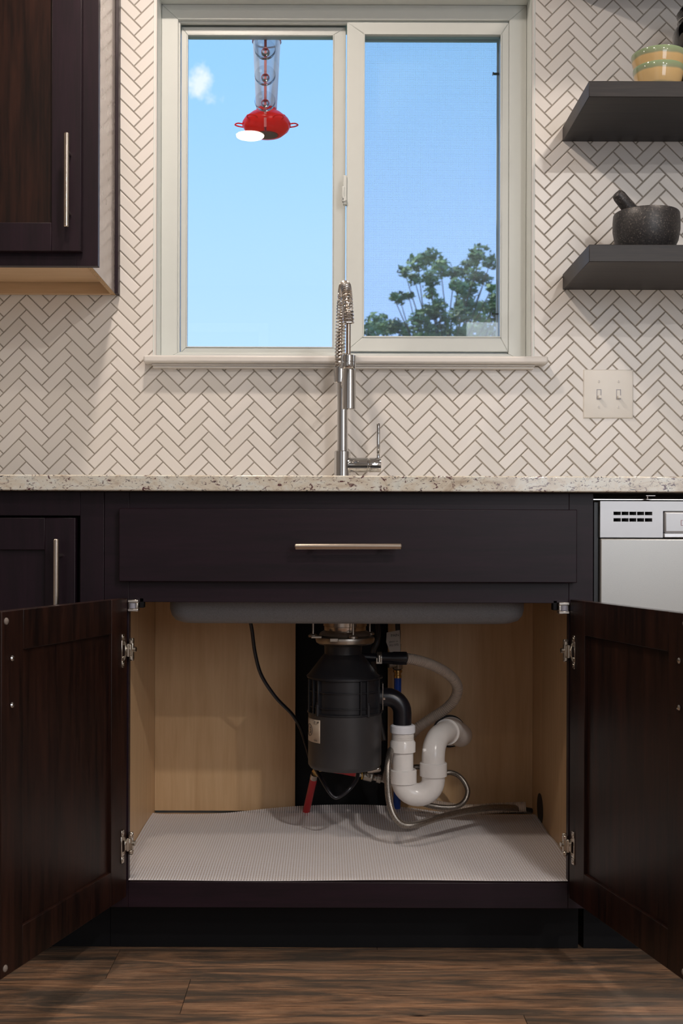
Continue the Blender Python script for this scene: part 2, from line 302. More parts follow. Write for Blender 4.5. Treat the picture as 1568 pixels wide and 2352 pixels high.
# ------------------------------------------------------------------ mesh helper
W = {}
class MB:
    def __init__(s): s.bm = bmesh.new()
    def box(s, x0, x1, y0, y1, z0, z1):
        vs = [s.bm.verts.new((x, y, z)) for x in (x0, x1) for y in (y0, y1) for z in (z0, z1)]
        for f in ((0, 1, 3, 2), (4, 6, 7, 5), (0, 4, 5, 1), (2, 3, 7, 6), (0, 2, 6, 4), (1, 5, 7, 3)):
            s.bm.faces.new([vs[i] for i in f])
        return s
    def ring(s, c, u, v, ru, rv, n):
        return [s.bm.verts.new(c + u * (ru * math.cos(2 * PI * i / n)) + v * (rv * math.sin(2 * PI * i / n))) for i in range(n)]
    def loft(s, rings, caps=True):
        for a, b in zip(rings, rings[1:]):
            n = len(a)
            for i in range(n): s.bm.faces.new((a[i], a[(i + 1) % n], b[(i + 1) % n], b[i]))
        if caps:
            s.bm.faces.new(rings[0][::-1]); s.bm.faces.new(rings[-1])
        return s
    def tube(s, pts, r, n=12, caps=True, closed=False):
        pts = [Vector(p) for p in pts]; rings = []
        t0 = (pts[1] - pts[0]).normalized(); u = t0.orthogonal().normalized()
        for i, p in enumerate(pts):
            a = pts[max(i - 1, 0)]; b = pts[min(i + 1, len(pts) - 1)]
            t = (b - a).normalized(); u = (u - t * u.dot(t)).normalized(); v = t.cross(u)
            rr = r(i / (len(pts) - 1), i) if callable(r) else r
            rings.append(s.ring(p, u, v, rr, rr, n))
        if closed: return s.loft(rings + [rings[0]], False)
        return s.loft(rings, caps)
    def cyl(s, p0, p1, r0, r1=None, n=24):
        r1 = r0 if r1 is None else r1
        p0, p1 = Vector(p0), Vector(p1); t = (p1 - p0).normalized(); u = t.orthogonal().normalized(); v = t.cross(u)
        return s.loft([s.ring(p0, u, v, r0, r0, n), s.ring(p1, u, v, r1, r1, n)])
    def lathe(s, c, prof, n=40, axis=(0, 0, 1), caps=True):
        c = Vector(c); t = Vector(axis).normalized()
        u = Vector((1, 0, 0)) if abs(t.z) > 0.9 else t.orthogonal().normalized(); v = t.cross(u)
        return s.loft([s.ring(c + t * h, u, v, max(r, 1e-5), max(r, 1e-5), n) for r, h in prof], caps)
    def prism(s, poly, y0, y1):
        """poly of (x, z) extruded from y0 to y1"""
        a = [s.bm.verts.new((x, y0, z)) for x, z in poly]; b = [s.bm.verts.new((x, y1, z)) for x, z in poly]
        n = len(a)
        for i in range(n): s.bm.faces.new((a[i], a[(i + 1) % n], b[(i + 1) % n], b[i]))
        s.bm.faces.new(a[::-1]); s.bm.faces.new(b); return s
    def frame(s, x0, x1, z0, z1, l, r, b, t, y0, y1):
        s.box(x0, x0 + l, y0, y1, z0, z1); s.box(x1 - r, x1, y0, y1, z0, z1)
        s.box(x0 + l, x1 - r, y0, y1, z0, z0 + b); s.box(x0 + l, x1 - r, y0, y1, z1 - t, z1); return s
    def mframe(s, x0, x1, z0, z1, l, r, b, t, y0, y1):
        """mitred frame"""
        o = [(x0, z0), (x1, z0), (x1, z1), (x0, z1)]; i_ = [(x0 + l, z0 + b), (x1 - r, z0 + b), (x1 - r, z1 - t), (x0 + l, z1 - t)]
        for k in range(4):
            k2 = (k + 1) % 4; s.prism([o[k], o[k2], i_[k2], i_[k]], y0, y1)
        return s
    def build(s, name, mat, parent=None, bevel=0.0, seg=2, local=False, smooth=True, origin=None):
        bm = s.bm
        bmesh.ops.recalc_face_normals(bm, faces=bm.faces)
        if smooth:
            for f in bm.faces: f.smooth = True
            for e in bm.edges:
                if len(e.link_faces) == 2 and e.calc_face_angle(0) > 0.62: e.smooth = False
        if origin is not None: c = Vector(origin)
        else:
            xs = [v.co for v in bm.verts]
            c = Vector([(min(v[i] for v in xs) + max(v[i] for v in xs)) / 2 for i in range(3)]); 
            if parent is None: c.z = min(v.z for v in xs)
        for v in bm.verts: v.co -= c
        me = bpy.data.meshes.new(name); bm.to_mesh(me); bm.free()
        me.materials.append(MATS[mat] if isinstance(mat, str) else mat)
        o = bpy.data.objects.new(name, me); COL.objects.link(o)
        if parent is not None:
            o.parent = parent
            o.location = c if local else c - W.get(parent.name, Vector())
            W[o.name] = c if not local else Vector()
        else:
            o.location = c; W[o.name] = c
        if bevel:
            md = o.modifiers.new('bevel', 'BEVEL'); md.width = bevel; md.segments = seg; md.limit_method = 'ANGLE'; md.angle_limit = 0.6
            md.harden_normals = False
        return o
def tag(o, label=None, cat=None, group=None, kind=None):
    if label: o['label'] = label
    if cat: o['category'] = cat
    if group: o['group'] = group
    if kind: o['kind'] = kind
    return o
def empty(name, loc, label=None, cat=None, group=None, kind=None):
    o = bpy.data.objects.new(name, None); COL.objects.link(o); o.location = loc; o.empty_display_size = 0.05
    W[o.name] = Vector(loc); return tag(o, label, cat, group, kind)
def spline(pts, n=12):
    pts = [Vector(p) for p in pts]; q = [pts[0] * 2 - pts[1]] + pts + [pts[-1] * 2 - pts[-2]]; out = []
    for i in range(1, len(q) - 2):
        a, b, c, d = q[i - 1:i + 3]
        for k in range(n):
            t = k / n
            out.append(0.5 * ((2 * b) + (c - a) * t + (2 * a - 5 * b + 4 * c - d) * t * t + (3 * b - a - 3 * c + d) * t ** 3))
    out.append(pts[-1]); return out
def resample(pts, step):
    out = [pts[0]]; acc = 0
    for a, b in zip(pts, pts[1:]):
        L = (b - a).length; d = step - acc
        while d <= L:
            out.append(a.lerp(b, d / L)); d += step
        acc = (acc + L) % step
    return out
def text(s, name, size, loc, rot, mat, parent, align='LEFT', extrude=0.0001, local=False):
    cu = bpy.data.curves.new(name, 'FONT'); cu.body = s; cu.size = size; cu.extrude = extrude; cu.align_x = align
    cu.materials.append(MATS[mat]); o = bpy.data.objects.new(name, cu); COL.objects.link(o)
    bpy.context.view_layer.update()
    me = bpy.data.meshes.new_from_object(o.evaluated_get(bpy.context.evaluated_depsgraph_get())); bpy.data.objects.remove(o)
    me.name = name; o = bpy.data.objects.new(name, me); COL.objects.link(o)
    o.parent = parent; o.location = Vector(loc) - (Vector() if local else W.get(parent.name, Vector())); o.rotation_euler = rot
    return o

# ------------------------------------------------------------------ the room
WY = 0.60                                   # tiled wall plane
XL, XR, YB, ZC = -2.4, 2.8, -4.0, 2.46
OX0, OX1, OZ0, OZ1 = -0.409, 0.4874, 1.2250, 2.104     # window opening
wall = MB().frame(XL, XR, -0.02, ZC, OX0 - 0.009 - XL, XR - OX1 - 0.009, OZ0 + 0.011, ZC - OZ1 - 0.009, WY + 0.002, WY + 0.16).build('wall_back', 'drywall')
tag(wall, kind='structure')
for nm, args in (('wall_left', (XL - 0.1, XL, YB, WY + 0.16, -0.02, ZC)), ('wall_right', (XR, XR + 0.1, YB, WY + 0.16, -0.02, ZC)),
                 ('ceiling', (XL - 0.1, XR + 0.1, YB - 0.1, WY + 0.16, ZC, ZC + 0.1))):
    tag(MB().box(*args).build(nm, 'ceiling_paint' if nm == 'ceiling' else 'room_paint'), kind='structure')
tag(MB().box(XL - 0.1, XR + 0.1, YB - 0.1, YB, -0.02, ZC).build('wall_front', 'room_paint'), kind='structure')
for i, (x0, x1, z0, z1, dl) in enumerate(((0.9, 2.2, 0.9, 2.2, 1), (-2.15, -0.45, 0.15, 2.15, 2))):
    e = MB().frame(x0 - 0.06, x1 + 0.06, z0 - 0.06, z1 + 0.06, 0.06, 0.06, 0.06, 0.06, YB, YB + 0.03).build('window_%d' % (i + 2), 'trim_white', bevel=0.004)
    tag(e, kind='structure')

# floor: vinyl planks on a dark underlay
fl = MB().box(XL, XR, YB, WY, -0.02, -0.002).build('floor', 'toe_black'); tag(fl, kind='structure')
floor_y = 2.225 + CAM_Y; PW = 0.152; PLN = 1.22; G = 0.0006
rows = {0: -0.395, -1: -0.242, 1: 0.1, -2: 0.33, -3: -0.6, -4: 0.05}
for k in range(-6, 5):
    y1 = floor_y - 0.0 + k * PW; y0 = y1 - PW; off = rows.get(k, random.uniform(-1.2, 0))
    x = off
    while x > XL: x -= PLN
    while x < XR:
        a, b = max(x, XL), min(x + PLN, XR)
        if b - a > 0.02:
            MB().box(a + G, b - G, y0 + G, y1 - G, -0.0025, 0.0).build('plank', 'plank_vinyl', fl)
        x += PLN
st = MB()
y1 = floor_y - 7 * PW + 0.0
while y1 > YB:
    y0 = max(y1 - PW, YB); x = XL - random.uniform(0, 1.2)
    while x < XR:
        a, b = max(x, XL), min(x + PLN, XR)
        if b - a > 0.02: st.box(a + G, b - G, y0 + G, y1 - G, -0.0025, 0.0)
        x += PLN
    y1 -= PW
tag(st.build('far_planks', 'plank_vinyl', fl), kind='stuff')

# herringbone backsplash
TW = 0.02572; JT = 0.0026
R2 = math.sqrt(0.5)
anchor = P(372.7, 853.8, WY)
ax0 = anchor.x - 2.1213 * TW; az0 = anchor.z - 3.5355 * TW
TX0, TX1, TZ0, TZ1 = -1.30, 1.40, 0.9087, 2.20
def area(p): return abs(sum(p[i][0] * p[(i + 1) % len(p)][1] - p[(i + 1) % len(p)][0] * p[i][1] for i in range(len(p)))) / 2
def clip(poly, a, b, c):         # keep a*x + b*z <= c
    out = []
    for i in range(len(poly)):
        p, q = poly[i], poly[(i + 1) % len(poly)]; dp = a * p[0] + b * p[1] - c; dq = a * q[0] + b * q[1] - c
        if dp <= 0: out.append(p)
        if (dp < 0 < dq) or (dq < 0 < dp):
            k = dp / (dp - dq); out.append((p[0] + (q[0] - p[0]) * k, p[1] + (q[1] - p[1]) * k))
    return out
def rot(x, y): return ((x - y) * R2 * TW + ax0, (x + y) * R2 * TW + az0)
h = JT / TW / 2
full = []
for k in range(-130, 130):
    for mcol in range(-20, 21):
        ox, oy = k + 3 * mcol, k - 3 * mcol
        for kind, (a, b_, c_, d_) in (('up', (ox, oy, ox + 3, oy + 1)), ('down', (ox + 3, oy - 2, ox + 4, oy + 1))):
            poly = [rot(a + h, b_ + h), rot(c_ - h, b_ + h), rot(c_ - h, d_ - h), rot(a + h, d_ - h)]
            cx = sum(p[0] for p in poly) / 4; cz = sum(p[1] for p in poly) / 4
            if TX0 - 0.05 < cx < TX1 + 0.05 and TZ0 - 0.05 < cz < TZ1 + 0.05: full.append((kind, poly, cx, cz))
def px_of(x, z, y=WY): return CX + x * F / (y - CAM_Y), CY - (z - CAM_Z) * F / (y - CAM_Y)
tiles = []
for kind, poly, cx, cz in full:
    p = poly
    for a, b_, c_ in ((-1, 0, -TX0), (1, 0, TX1), (0, -1, -TZ0), (0, 1, TZ1)): p = clip(p, a, b_, c_) if len(p) > 2 else p
    if len(p) < 3: continue
    hx0, hx1, hz0, hz1 = OX0 - 0.0045, OX1 + 0.0045, OZ0 - 0.02, OZ1 + 0.004
    inside = [q for q in p if hx0 < q[0] < hx1 and hz0 < q[1] < hz1]
    xs = [q[0] for q in p]; zs = [q[1] for q in p]
    if max(xs) > hx0 and min(xs) < hx1 and max(zs) > hz0 and min(zs) < hz1:
        cands = [clip(p, 1, 0, hx0), clip(p, -1, 0, -hx1), clip(p, 0, 1, hz0), clip(p, 0, -1, -hz1)]
        cands = [c for c in cands if len(c) > 2]
        if not cands: continue
        p = max(cands, key=area)
    if area(p) < 2e-5: continue
    u, v = px_of(sum(q[0] for q in p) / len(p), sum(q[1] for q in p) / len(p))
    vis = 0 < u < 1568 and 0 < v < 1086 and not (u < 268 and v < 676) and not (u > 1325 and (150 < v < 322 or 560 < v < 665)) and not (1340 < u < 1450 and 850 < v < 952) and not (340 < u < 1235 and 818 < v < 843)
    tiles.append((area(p) if vis else 0, kind, p, area(p) > 0.98 * area(poly)))
tiles.sort(key=lambda q: -q[0])
YT = WY - 0.0013
def tile_geo(bm_, p, c=(0, 0)):
    """pillowed tile from polygon p in local x,z about c; y=0 at the wall"""
    n = len(p); ce = (sum(q[0] for q in p) / n, sum(q[1] for q in p) / n)
    def shrink(d):
        out = []
        for i in range(n):
            a, b_, c_ = p[i - 1], p[i], p[(i + 1) % n]
            v = Vector((b_[0] - ce[0], b_[1] - ce[1])); L = v.length
            e1 = (Vector(a) - Vector(b_)).normalized(); e2 = (Vector(c_) - Vector(b_)).normalized()
            bis = e1 + e2
            if bis.length < 1e-6: bis = -v
            bis.normalize(); s_ = abs(e1.x * bis.y - e1.y * bis.x)
            dd = min(d / max(s_, 0.3), L * 0.4)
            out.append((b_[0] + bis.x * dd, b_[1] + bis.y * dd))
        return out
    levels = [(p, 0.0015), (p, -0.0001), (shrink(0.0004), -0.0009), (shrink(0.0013), -0.0013)]
    rings = [[bm_.verts.new((x - c[0], y, z - c[1])) for x, z in q] for q, y in levels]
    for a, b_ in zip(rings, rings[1:]):
        for i in range(n): bm_.faces.new((a[i], a[(i + 1) % n], b_[(i + 1) % n], b_[i]))
    bm_.faces.new(rings[-1])
shared = {}
wl = Vector(wall.location)
for ar, kind, p, whole in tiles[:300]:
    c = (sum(q[0] for q in p) / len(p), sum(q[1] for q in p) / len(p))
    key = kind if whole else None
    if key and key in shared: me = shared[key]
    else:
        bm_ = bmesh.new(); tile_geo(bm_, p, c); bmesh.ops.recalc_face_normals(bm_, faces=bm_.faces)
        me = bpy.data.meshes.new('tile'); bm_.to_mesh(me); bm_.free(); me.materials.append(MATS['tile_white'])
        if key: shared[key] = me
    o = bpy.data.objects.new('tile', me); COL.objects.link(o); o.parent = wall
    o.location = Vector((c[0], WY - 0.0001 + random.uniform(-0.0002, 0.0001), c[1])) - wl
    o.rotation_euler = (random.gauss(0, 0.004), random.gauss(0, 0.002), random.gauss(0, 0.006))
bm_ = bmesh.new()
for ar, kind, p, whole in tiles[300:]: tile_geo(bm_, [(x, z) for x, z in p])
for v in bm_.verts: v.co.y += WY - 0.0001
mb = MB(); mb.bm.free(); mb.bm = bm_
tag(mb.build('small_tiles', 'tile_white', wall, smooth=False), kind='stuff')
MB().frame(TX0, TX1, TZ0, TZ1, OX0 - 0.002 - TX0, TX1 - OX1 - 0.002, OZ0 - 0.02 - TZ0, TZ1 - OZ1 - 0.002, WY, WY + 0.0019).build('grout', 'grout', wall, smooth=False)
# thin metal edge strips beside the opening
for x0, x1 in ((OX0 - 0.004, OX0), (OX1, OX1 + 0.004)):
    tag(MB().box(x0, x1, WY - 0.003, WY + 0.002, OZ0, OZ1 + 0.1).build('trim_1' if x0 < 0 else 'trim_2', 'trim_white'), kind='structure')

# ------------------------------------------------------------------ window
win = empty('window_1', (0.04, WY + 0.09, OZ0), kind='structure')
T = 0.008
rv = MB()
rv.box(OX0 - T, OX0, WY - 0.002, WY + 0.16, OZ0 - T, OZ1 + T); rv.box(OX1, OX1 + T, WY - 0.002, WY + 0.16, OZ0 - T, OZ1 + T)
rv.box(OX0, OX1, WY - 0.002, WY + 0.16, OZ1, OZ1 + T)
rv.build('reveal', 'reveal_paint', win, bevel=0.001)
FY = WY + 0.072
MB().mframe(OX0 + 0.0005, OX1 - 0.0005, OZ0 + 0.0005, OZ1 - 0.0005, 0.0405, 0.0425, 0.022, 0.037, FY, FY + 0.085).build('window_frame', 'vinyl_white', win, bevel=0.0015)
MB().mframe(-0.3685, 0.4448, 1.2475, 2.0669, 0.0045, 0.0045, 0.0045, 0.0045, FY + 0.010, FY + 0.02).build('frame_stop', 'vinyl_white', win, bevel=0.001)
# fixed left light
sh = MB(); sh.mframe(-0.3640, 0.0440, 1.2520, 2.0620, 0.0142, 0.0300, 0.0145, 0.0190, FY + 0.030, FY + 0.062)
s1 = sh.build('fixed_sash', 'vinyl_white', win, bevel=0.0015)
MB().mframe(-0.3500, 0.0142, 1.2663, 2.0432, 0.0025, 0.0025, 0.0025, 0.0025, FY + 0.028, FY + 0.034).build('glazing_bead', 'vinyl_white', s1, bevel=0.0006)
MB().box(-0.352, 0.0165, FY + 0.042, FY + 0.046, 1.264, 2.045).build('glass_pane', 'window_glass', s1)
# sliding right light
sh = MB(); sh.mframe(0.0462, 0.4440, 1.2530, 2.0615, 0.0432, 0.0200, 0.0365, 0.0300, FY + 0.0005, FY + 0.028)
s2 = sh.build('sliding_sash', 'vinyl_white', win, bevel=0.002)
MB().mframe(0.0870, 0.4260, 1.2875, 2.0335, 0.003, 0.003, 0.003, 0.003, FY - 0.002, FY + 0.004).build('glazing_bead', 'vinyl_white', s2, bevel=0.0008)
MB().box(0.088, 0.425, FY + 0.012, FY + 0.016, 1.286, 2.034).build('glass_pane', 'window_glass', s2)
# latch on the meeting stile
lt = MB(); zc = P(788, 437, FY)[2]
lt.box(0.0375, 0.0465, FY - 0.006, FY + 0.012, zc - 0.036, zc + 0.036)
lt.box(0.0345, 0.0405, FY - 0.010, FY + 0.004, zc - 0.030, zc + 0.008)
lt.cyl((0.0405, FY - 0.010, zc - 0.024), (0.0405, FY + 0.004, zc - 0.024), 0.0065, n=16)
lt.build('latch', 'vinyl_white', win, bevel=0.0022)
# insect screen outside the sliding half
sc_ = MB().frame(0.075, 0.4445, 1.262, 2.055, 0.012, 0.0205, 0.012, 0.012, FY + 0.066, FY + 0.074).build('screen_frame', 'vinyl_white', win, bevel=0.001)
sm = MB(); sm.bm.faces.new([sm.bm.verts.new(p) for p in ((0.085, FY + 0.07, 1.27), (0.426, FY + 0.07, 1.27), (0.426, FY + 0.07, 2.05), (0.085, FY + 0.07, 2.05))])
sm.build('screen_mesh', 'screen_mesh', sc_)
for py in (167, 719):
    q = P(1132, py, FY + 0.06)
    MB().prism([(q.x - 0.008, q.z + 0.0035), (q.x - 0.005, q.z + 0.0012), (q.x + 0.010, q.z + 0.0012), (q.x + 0.010, q.z - 0.0012), (q.x - 0.005, q.z - 0.0012), (q.x - 0.008, q.z - 0.0035)], FY + 0.056, FY + 0.066).build('pull_tab', 'black_plastic', sc_)
# stool and apron
sill = MB().box(-0.434, 0.5214, 0.560, FY + 0.002, 1.2072, 1.2250)
sl = sill.build('window_sill', 'trim_white', win, bevel=0.005, seg=3)
MB().box(-0.416, 0.4927, 0.575, 0.6, 1.2025, 1.2072).box(-0.414, 0.4907, 0.580, 0.6, 1.1975, 1.2025).build('sill_apron', 'trim_white', win, bevel=0.0012)

# outdoors
ow_ = MB().frame(XL - 0.4, XR + 0.4, -0.9, 2.9, OX0 - 0.06 - XL + 0.4, XR + 0.4 - OX1 - 0.06, OZ0 - 0.06 + 0.9, 2.9 - OZ1 - 0.06, WY + 0.165, WY + 0.19)
tag(ow_.build('wall_outside', 'drywall'), kind='structure')
tag(MB().box(-40, 40, WY + 0.3, 70, -1.0, -0.9).build('lawn', 'grass'), 'mown green lawn outside behind the house', 'lawn', kind='stuff')

# tree
TY = 19.0
tree = empty('tree', P(1010, 1420, TY).xy.to_3d() + Vector((0, 0, -0.9)), 'leafy green tree rising behind the screened right window pane', 'tree')
base_x = P(1010, 900, TY).x
tw = MB(); hub = Vector((base_x, TY, 2.2))
tw.tube(spline([(base_x - 0.1, TY, -0.88), (base_x - 0.1, TY, -0.6), (base_x + 0.05, TY, 0.8), hub]), lambda f, i: 0.17 - 0.07 * f, 10)
clus = [(985, 588, 24), (955, 603, 24), (925, 622, 16), (1008, 615, 24), (1040, 625, 16), (985, 640, 24), (948, 640, 16), (1100, 583, 26), (1122, 600, 18),
        (1078, 603, 22), (1088, 632, 24), (1060, 625, 16), (1110, 640, 16), (1050, 655, 20), (1072, 665, 22), (914, 683, 17), (900, 680, 10), (935, 678, 10), (985, 672, 16), (1003, 700, 20), (985, 715, 22),
        (958, 735, 24), (1020, 735, 24), (1060, 690, 22), (1078, 705, 22), (1055, 720, 24), (1100, 730, 26), (1130, 700, 26), (1150, 680, 26), (1150, 730, 30), (862, 738, 26), (848, 760, 24),
        (885, 752, 24), (905, 748, 20), (930, 762, 22), (975, 765, 26), (1010, 765, 24), (1080, 765, 28), (1050, 770, 22), (1120, 768, 26), (1100, 700, 14), (1125, 660, 10)]
for i in range(70):
    a = random.uniform(0, 2 * PI); rr = math.sqrt(random.random()); 
    clus.append((1010 + rr * 190 * math.cos(a), 870 + rr * 80 * math.sin(a), random.uniform(24, 34)))
lf = MB(); kk = (TY - CAM_Y) / F
for u, v, rr in clus:
    c = P(u, v, TY + random.uniform(-1.2, 1.2)); R_ = rr * kk * 1.08
    mid = hub.lerp(c, 0.5) + Vector((random.uniform(-.15, .15), 0, 0.25))
    tw.tube(spline([hub, mid, c], 4), lambda f, i: 0.028 - 0.022 * f, 5)
    nl = int(20 + (rr / 24) ** 2 * 120)
    for j in range(nl):
        d = Vector((random.gauss(0, 1), random.gauss(0, 1), random.gauss(0, 1))).normalized() * R_ * random.random() ** 0.4
        q = c + Vector((d.x, d.y, d.z * 0.85)); s_ = random.uniform(0.04, 0.08)
        u_ = Vector((random.gauss(0, 1), random.gauss(0, 1), random.gauss(0, 0.5))).normalized(); v_ = u_.orthogonal().normalized() * 0.55
        vs = [lf.bm.verts.new(q + w_ * s_) for w_ in (-u_, v_, u_, -v_)]
        lf.bm.faces.new(vs)
tw.build('trunk', 'bark', tree); tag(lf.build('foliage', 'leaf_green', tree, smooth=False), kind='stuff')

# ------------------------------------------------------------------ cabinets
def bar_handle(name, p0, p1, r, off, parent, mat, local=False, inset=0.17, out=Vector((0, -1, 0))):
    """bar pull from p0 to p1 (bar axis), posts run back along -out*off"""
    p0, p1 = Vector(p0), Vector(p1); d = (p1 - p0); mb = MB(); n = d.normalized()
    mb.lathe(p0, [(r * 0.8, 0), (r, r * 0.25), (r, d.length - r * 0.25), (r * 0.8, d.length)], 20, n)
    for f in (inset, 1 - inset):
        q = p0 + d * f; mb.cyl(q, q - out * off, r * 0.75, n=14)
    return mb.build(name, mat, parent, local=local)

# sink base cabinet
FZ0, FZ1 = 0.101, 0.8790; CXL, CXR = -0.416, 0.499; OL, OR, OB, OT = -0.3695, 0.4535, 0.1485, 0.6726
cab = empty('sink_cabinet', (0.04, 0.3, 0.0), 'dark espresso sink base cabinet with both doors open, beneath the granite counter', 'cabinet')
MB().frame(CXL, CXR, FZ0, FZ1, OL - CXL, CXR - OR, OB - FZ0, FZ1 - OT, 0.0, 0.019).build('face_frame', 'espresso_h', cab, bevel=0.0008)
for nm, x0, x1 in (('side_panel', CXL + 0.001, CXL + 0.013), ('side_panel', CXR - 0.013, CXR - 0.001)):
    MB().box(x0, x1, 0.0195, 0.572, FZ0, FZ1).build(nm, 'maple', cab)
MB().box(CXL + 0.0135, CXR - 0.0135, 0.0195, 0.55, OB - 0.016, OB - 0.0005).build('floor_panel', 'maple_h', cab)
NL, NR = P(680, 1600, 0.55).x, P(893, 1600, 0.55).x
MB().box(CXL + 0.0135, NL, 0.553, 0.565, OB + 0.004, FZ1 - 0.03).build('back_panel', 'maple', cab)
HX, HZ = P(1038, 1678, 0.55).x, P(1038, 1678, 0.55).z
bp_ = MB().box(NR, CXR - 0.0135, 0.553, 0.565, OB + 0.004, FZ1 - 0.03).build('back_panel', 'maple', cab)
MB().box(NL - 0.02, NR + 0.02, 0.573, 0.585, 0.02, FZ1 - 0.03).build('dark_opening_board', 'toe_black', cab)  # added black board; its colour makes the back cutout look like a dark opening
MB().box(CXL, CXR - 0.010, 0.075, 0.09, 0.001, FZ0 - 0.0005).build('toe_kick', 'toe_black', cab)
dfr = MB().box(P(273, 1255, -0.019).x, P(1325, 1255, -0.019).x, -0.0195, -0.0005, 0.7115, 0.8475).build('drawer_front', 'espresso_h', cab, bevel=0.0015)
a, b_ = P(677, 1256, -0.05), P(922, 1254, -0.05)
bar_handle('handle', (a.x, -0.05, a.z), (b_.x, -0.05, b_.z), 0.0058, 0.031, dfr, 'nickel')

DW, DH0, DH1, DT = 0.424, 0.1245, 0.6800, 0.019
def cabinet_door(hinge, d, sgn):
    """inner face at local y=0, leaf thickness to sgn*DT, local x runs from the hinge edge outwards"""
    ang = math.atan2(d[1], d[0]); ST = 0.062
    ys = sorted((0.0, sgn * DT)); z0, z1 = DH0, DH1
    mb = MB(); mb.box(0, ST, ys[0], ys[1], z0, z1); mb.box(DW - ST, DW, ys[0], ys[1], z0, z1)
    mb.box(ST, DW - ST, ys[0], ys[1], z0, z0 + ST); mb.box(ST, DW - ST, ys[0], ys[1], z1 - ST, z1)
    door = mb.build('door', 'espresso_in', cab, bevel=0.0008, origin=(0, 0, 0), local=True)
    door.location = Vector(hinge) - W[cab.name]; door.rotation_euler = (0, 0, ang); W[door.name] = Vector()
    py_ = sorted((sgn * 0.006, sgn * 0.013))
    pm = MB().box(ST - 0.003, DW - ST + 0.003, py_[0], py_[1], z0 + ST - 0.003, z1 - ST + 0.003).build('door_panel', 'espresso_in', door, local=True)
    # sticking bead round the panel
    # screws of the handle, bumpers
    for z in (P(35, 1513, 0).z, ):
        pass
    for z in (0.6072, 0.5355):
        hz = z
        mb = MB(); mb.lathe((DW - 0.028, 0, hz), [(0.0046, 0.001), (0.0046, 0.0015), (0.0030, 0.0034), (0.0004, 0.0038)], 16, (0, -sgn, 0))
        mb.box(DW - 0.0315, DW - 0.0245, -sgn * 0.0030 - 0.0004, -sgn * 0.0030 + 0.0008, hz - 0.0005, hz + 0.0005)
        mb.build('screw', 'chrome', door, local=True)
    for z in (z1 - 0.015, z0 + 0.013):
        MB().lathe((DW - 0.012, 0, z), [(0.0055, 0), (0.0052, 0.0012), (0.0035, 0.0026), (0.0004, 0.003)], 16, (0, -sgn, 0)).build('bumper', 'clear_bumper', door, local=True)
    # hinges: plate screwed to the door's inner face, arm to the face frame
    for zc in (z1 - 0.096, z0 + 0.098):
        o_ = -sgn
        def Y(a, b): return tuple(sorted((o_ * a, o_ * b)))
        hb = MB()
        for dz in (-0.0245, 0.0245):
            y = Y(0, 0.0022); hb.box(0.0135, 0.0235, y[0], y[1], zc + dz - 0.006, zc + dz + 0.006)
        y = Y(0, 0.0014); hb.box(0.0200, 0.0235, y[0], y[1], zc - 0.03, zc + 0.03)
        # round cup flange
        y = Y(0, 0.0016)
        pts = [(0.0215, 0.019), (0.012, 0.0175), (0.006, 0.012), (0.003, 0.0), (0.006, -0.012), (0.012, -0.0175), (0.0215, -0.019), (0.0215, -0.011), (0.0105, -0.010), (0.0105, 0.010), (0.0215, 0.011)]
        hb.prism([(x, zc + z) for x, z in pts], y[0], y[1])
        y = Y(0.0005, 0.0045); hb.box(-0.001, 0.0145, y[0], y[1], zc - 0.0085, zc + 0.0085)
        y = Y(0.001, 0.0075); hb.box(-0.006, 0.001, y[0], y[1], zc - 0.010, zc + 0.010)
        hb.cyl((0.003, o_ * 0.004, zc - 0.012), (0.003, o_ * 0.004, zc + 0.012), 0.0028, n=12)
        for dz in (-0.015, 0.015): hb.cyl((-0.004, o_ * 0.007, zc + dz - 0.003), (-0.004, o_ * 0.007, zc + dz + 0.003), 0.0055, n=12)
        hb.box(-0.008, -0.002, *Y(0.003, 0.011), zc - 0.020, zc + 0.022)
        hb.cyl((-0.006, o_ * 0.009, zc + 0.001), (-0.006, o_ * 0.0155, zc + 0.001), 0.0048, n=14)
        for dz in (-0.0245, 0.0245):
            hb.cyl((0.018, o_ * 0.002, zc + dz), (0.018, o_ * 0.0032, zc + dz), 0.0032, n=14)
        hb.build('hinge', 'hinge_metal', door, local=True, bevel=0.0005, seg=1)
    return door
ld = cabinet_door((-0.3710, -0.012, 0), (-0.280, -0.960), -1)
rd = cabinet_door((0.4535, -0.012, 0), (0.216, -0.976), 1)
# damper catches under the top rail
for px_, s_ in ((307, 1), (1295, -1)):
    q = P(px_, 1394, -0.004); e = MB().box(q.x - 0.010, q.x + 0.010, -0.010, -0.0005, q.z + 0.006, q.z + 0.0115)
    e.box(q.x - 0.010, q.x + 0.010, -0.010, -0.0005, q.z - 0.0105, q.z - 0.005)
    x = q.x + s_ * 0.0075; e.box(x - 0.0025, x + 0.0025, -0.010, -0.0005, q.z - 0.005, q.z + 0.006)
    e.box(q.x - 0.010, q.x + 0.010, -0.0015, 0.010, q.z - 0.010, q.z + 0.0115)
    ct = e.build('damper', 'steel', cab, bevel=0.0012)
    MB().cyl((q.x - s_ * 0.001, -0.0045, q.z - 0.0045), (q.x - s_ * 0.001, -0.0045, q.z + 0.0050), 0.0065, n=20).build('roller', 'plastic_grey', ct)
    MB().box(min(q.x + s_ * 0.011, q.x + s_ * 0.019), max(q.x + s_ * 0.011, q.x + s_ * 0.019), 0.0, 0.019, q.z - 0.004, q.z + 0.0145).build('catch_block', 'toe_black', cab, bevel=0.001)

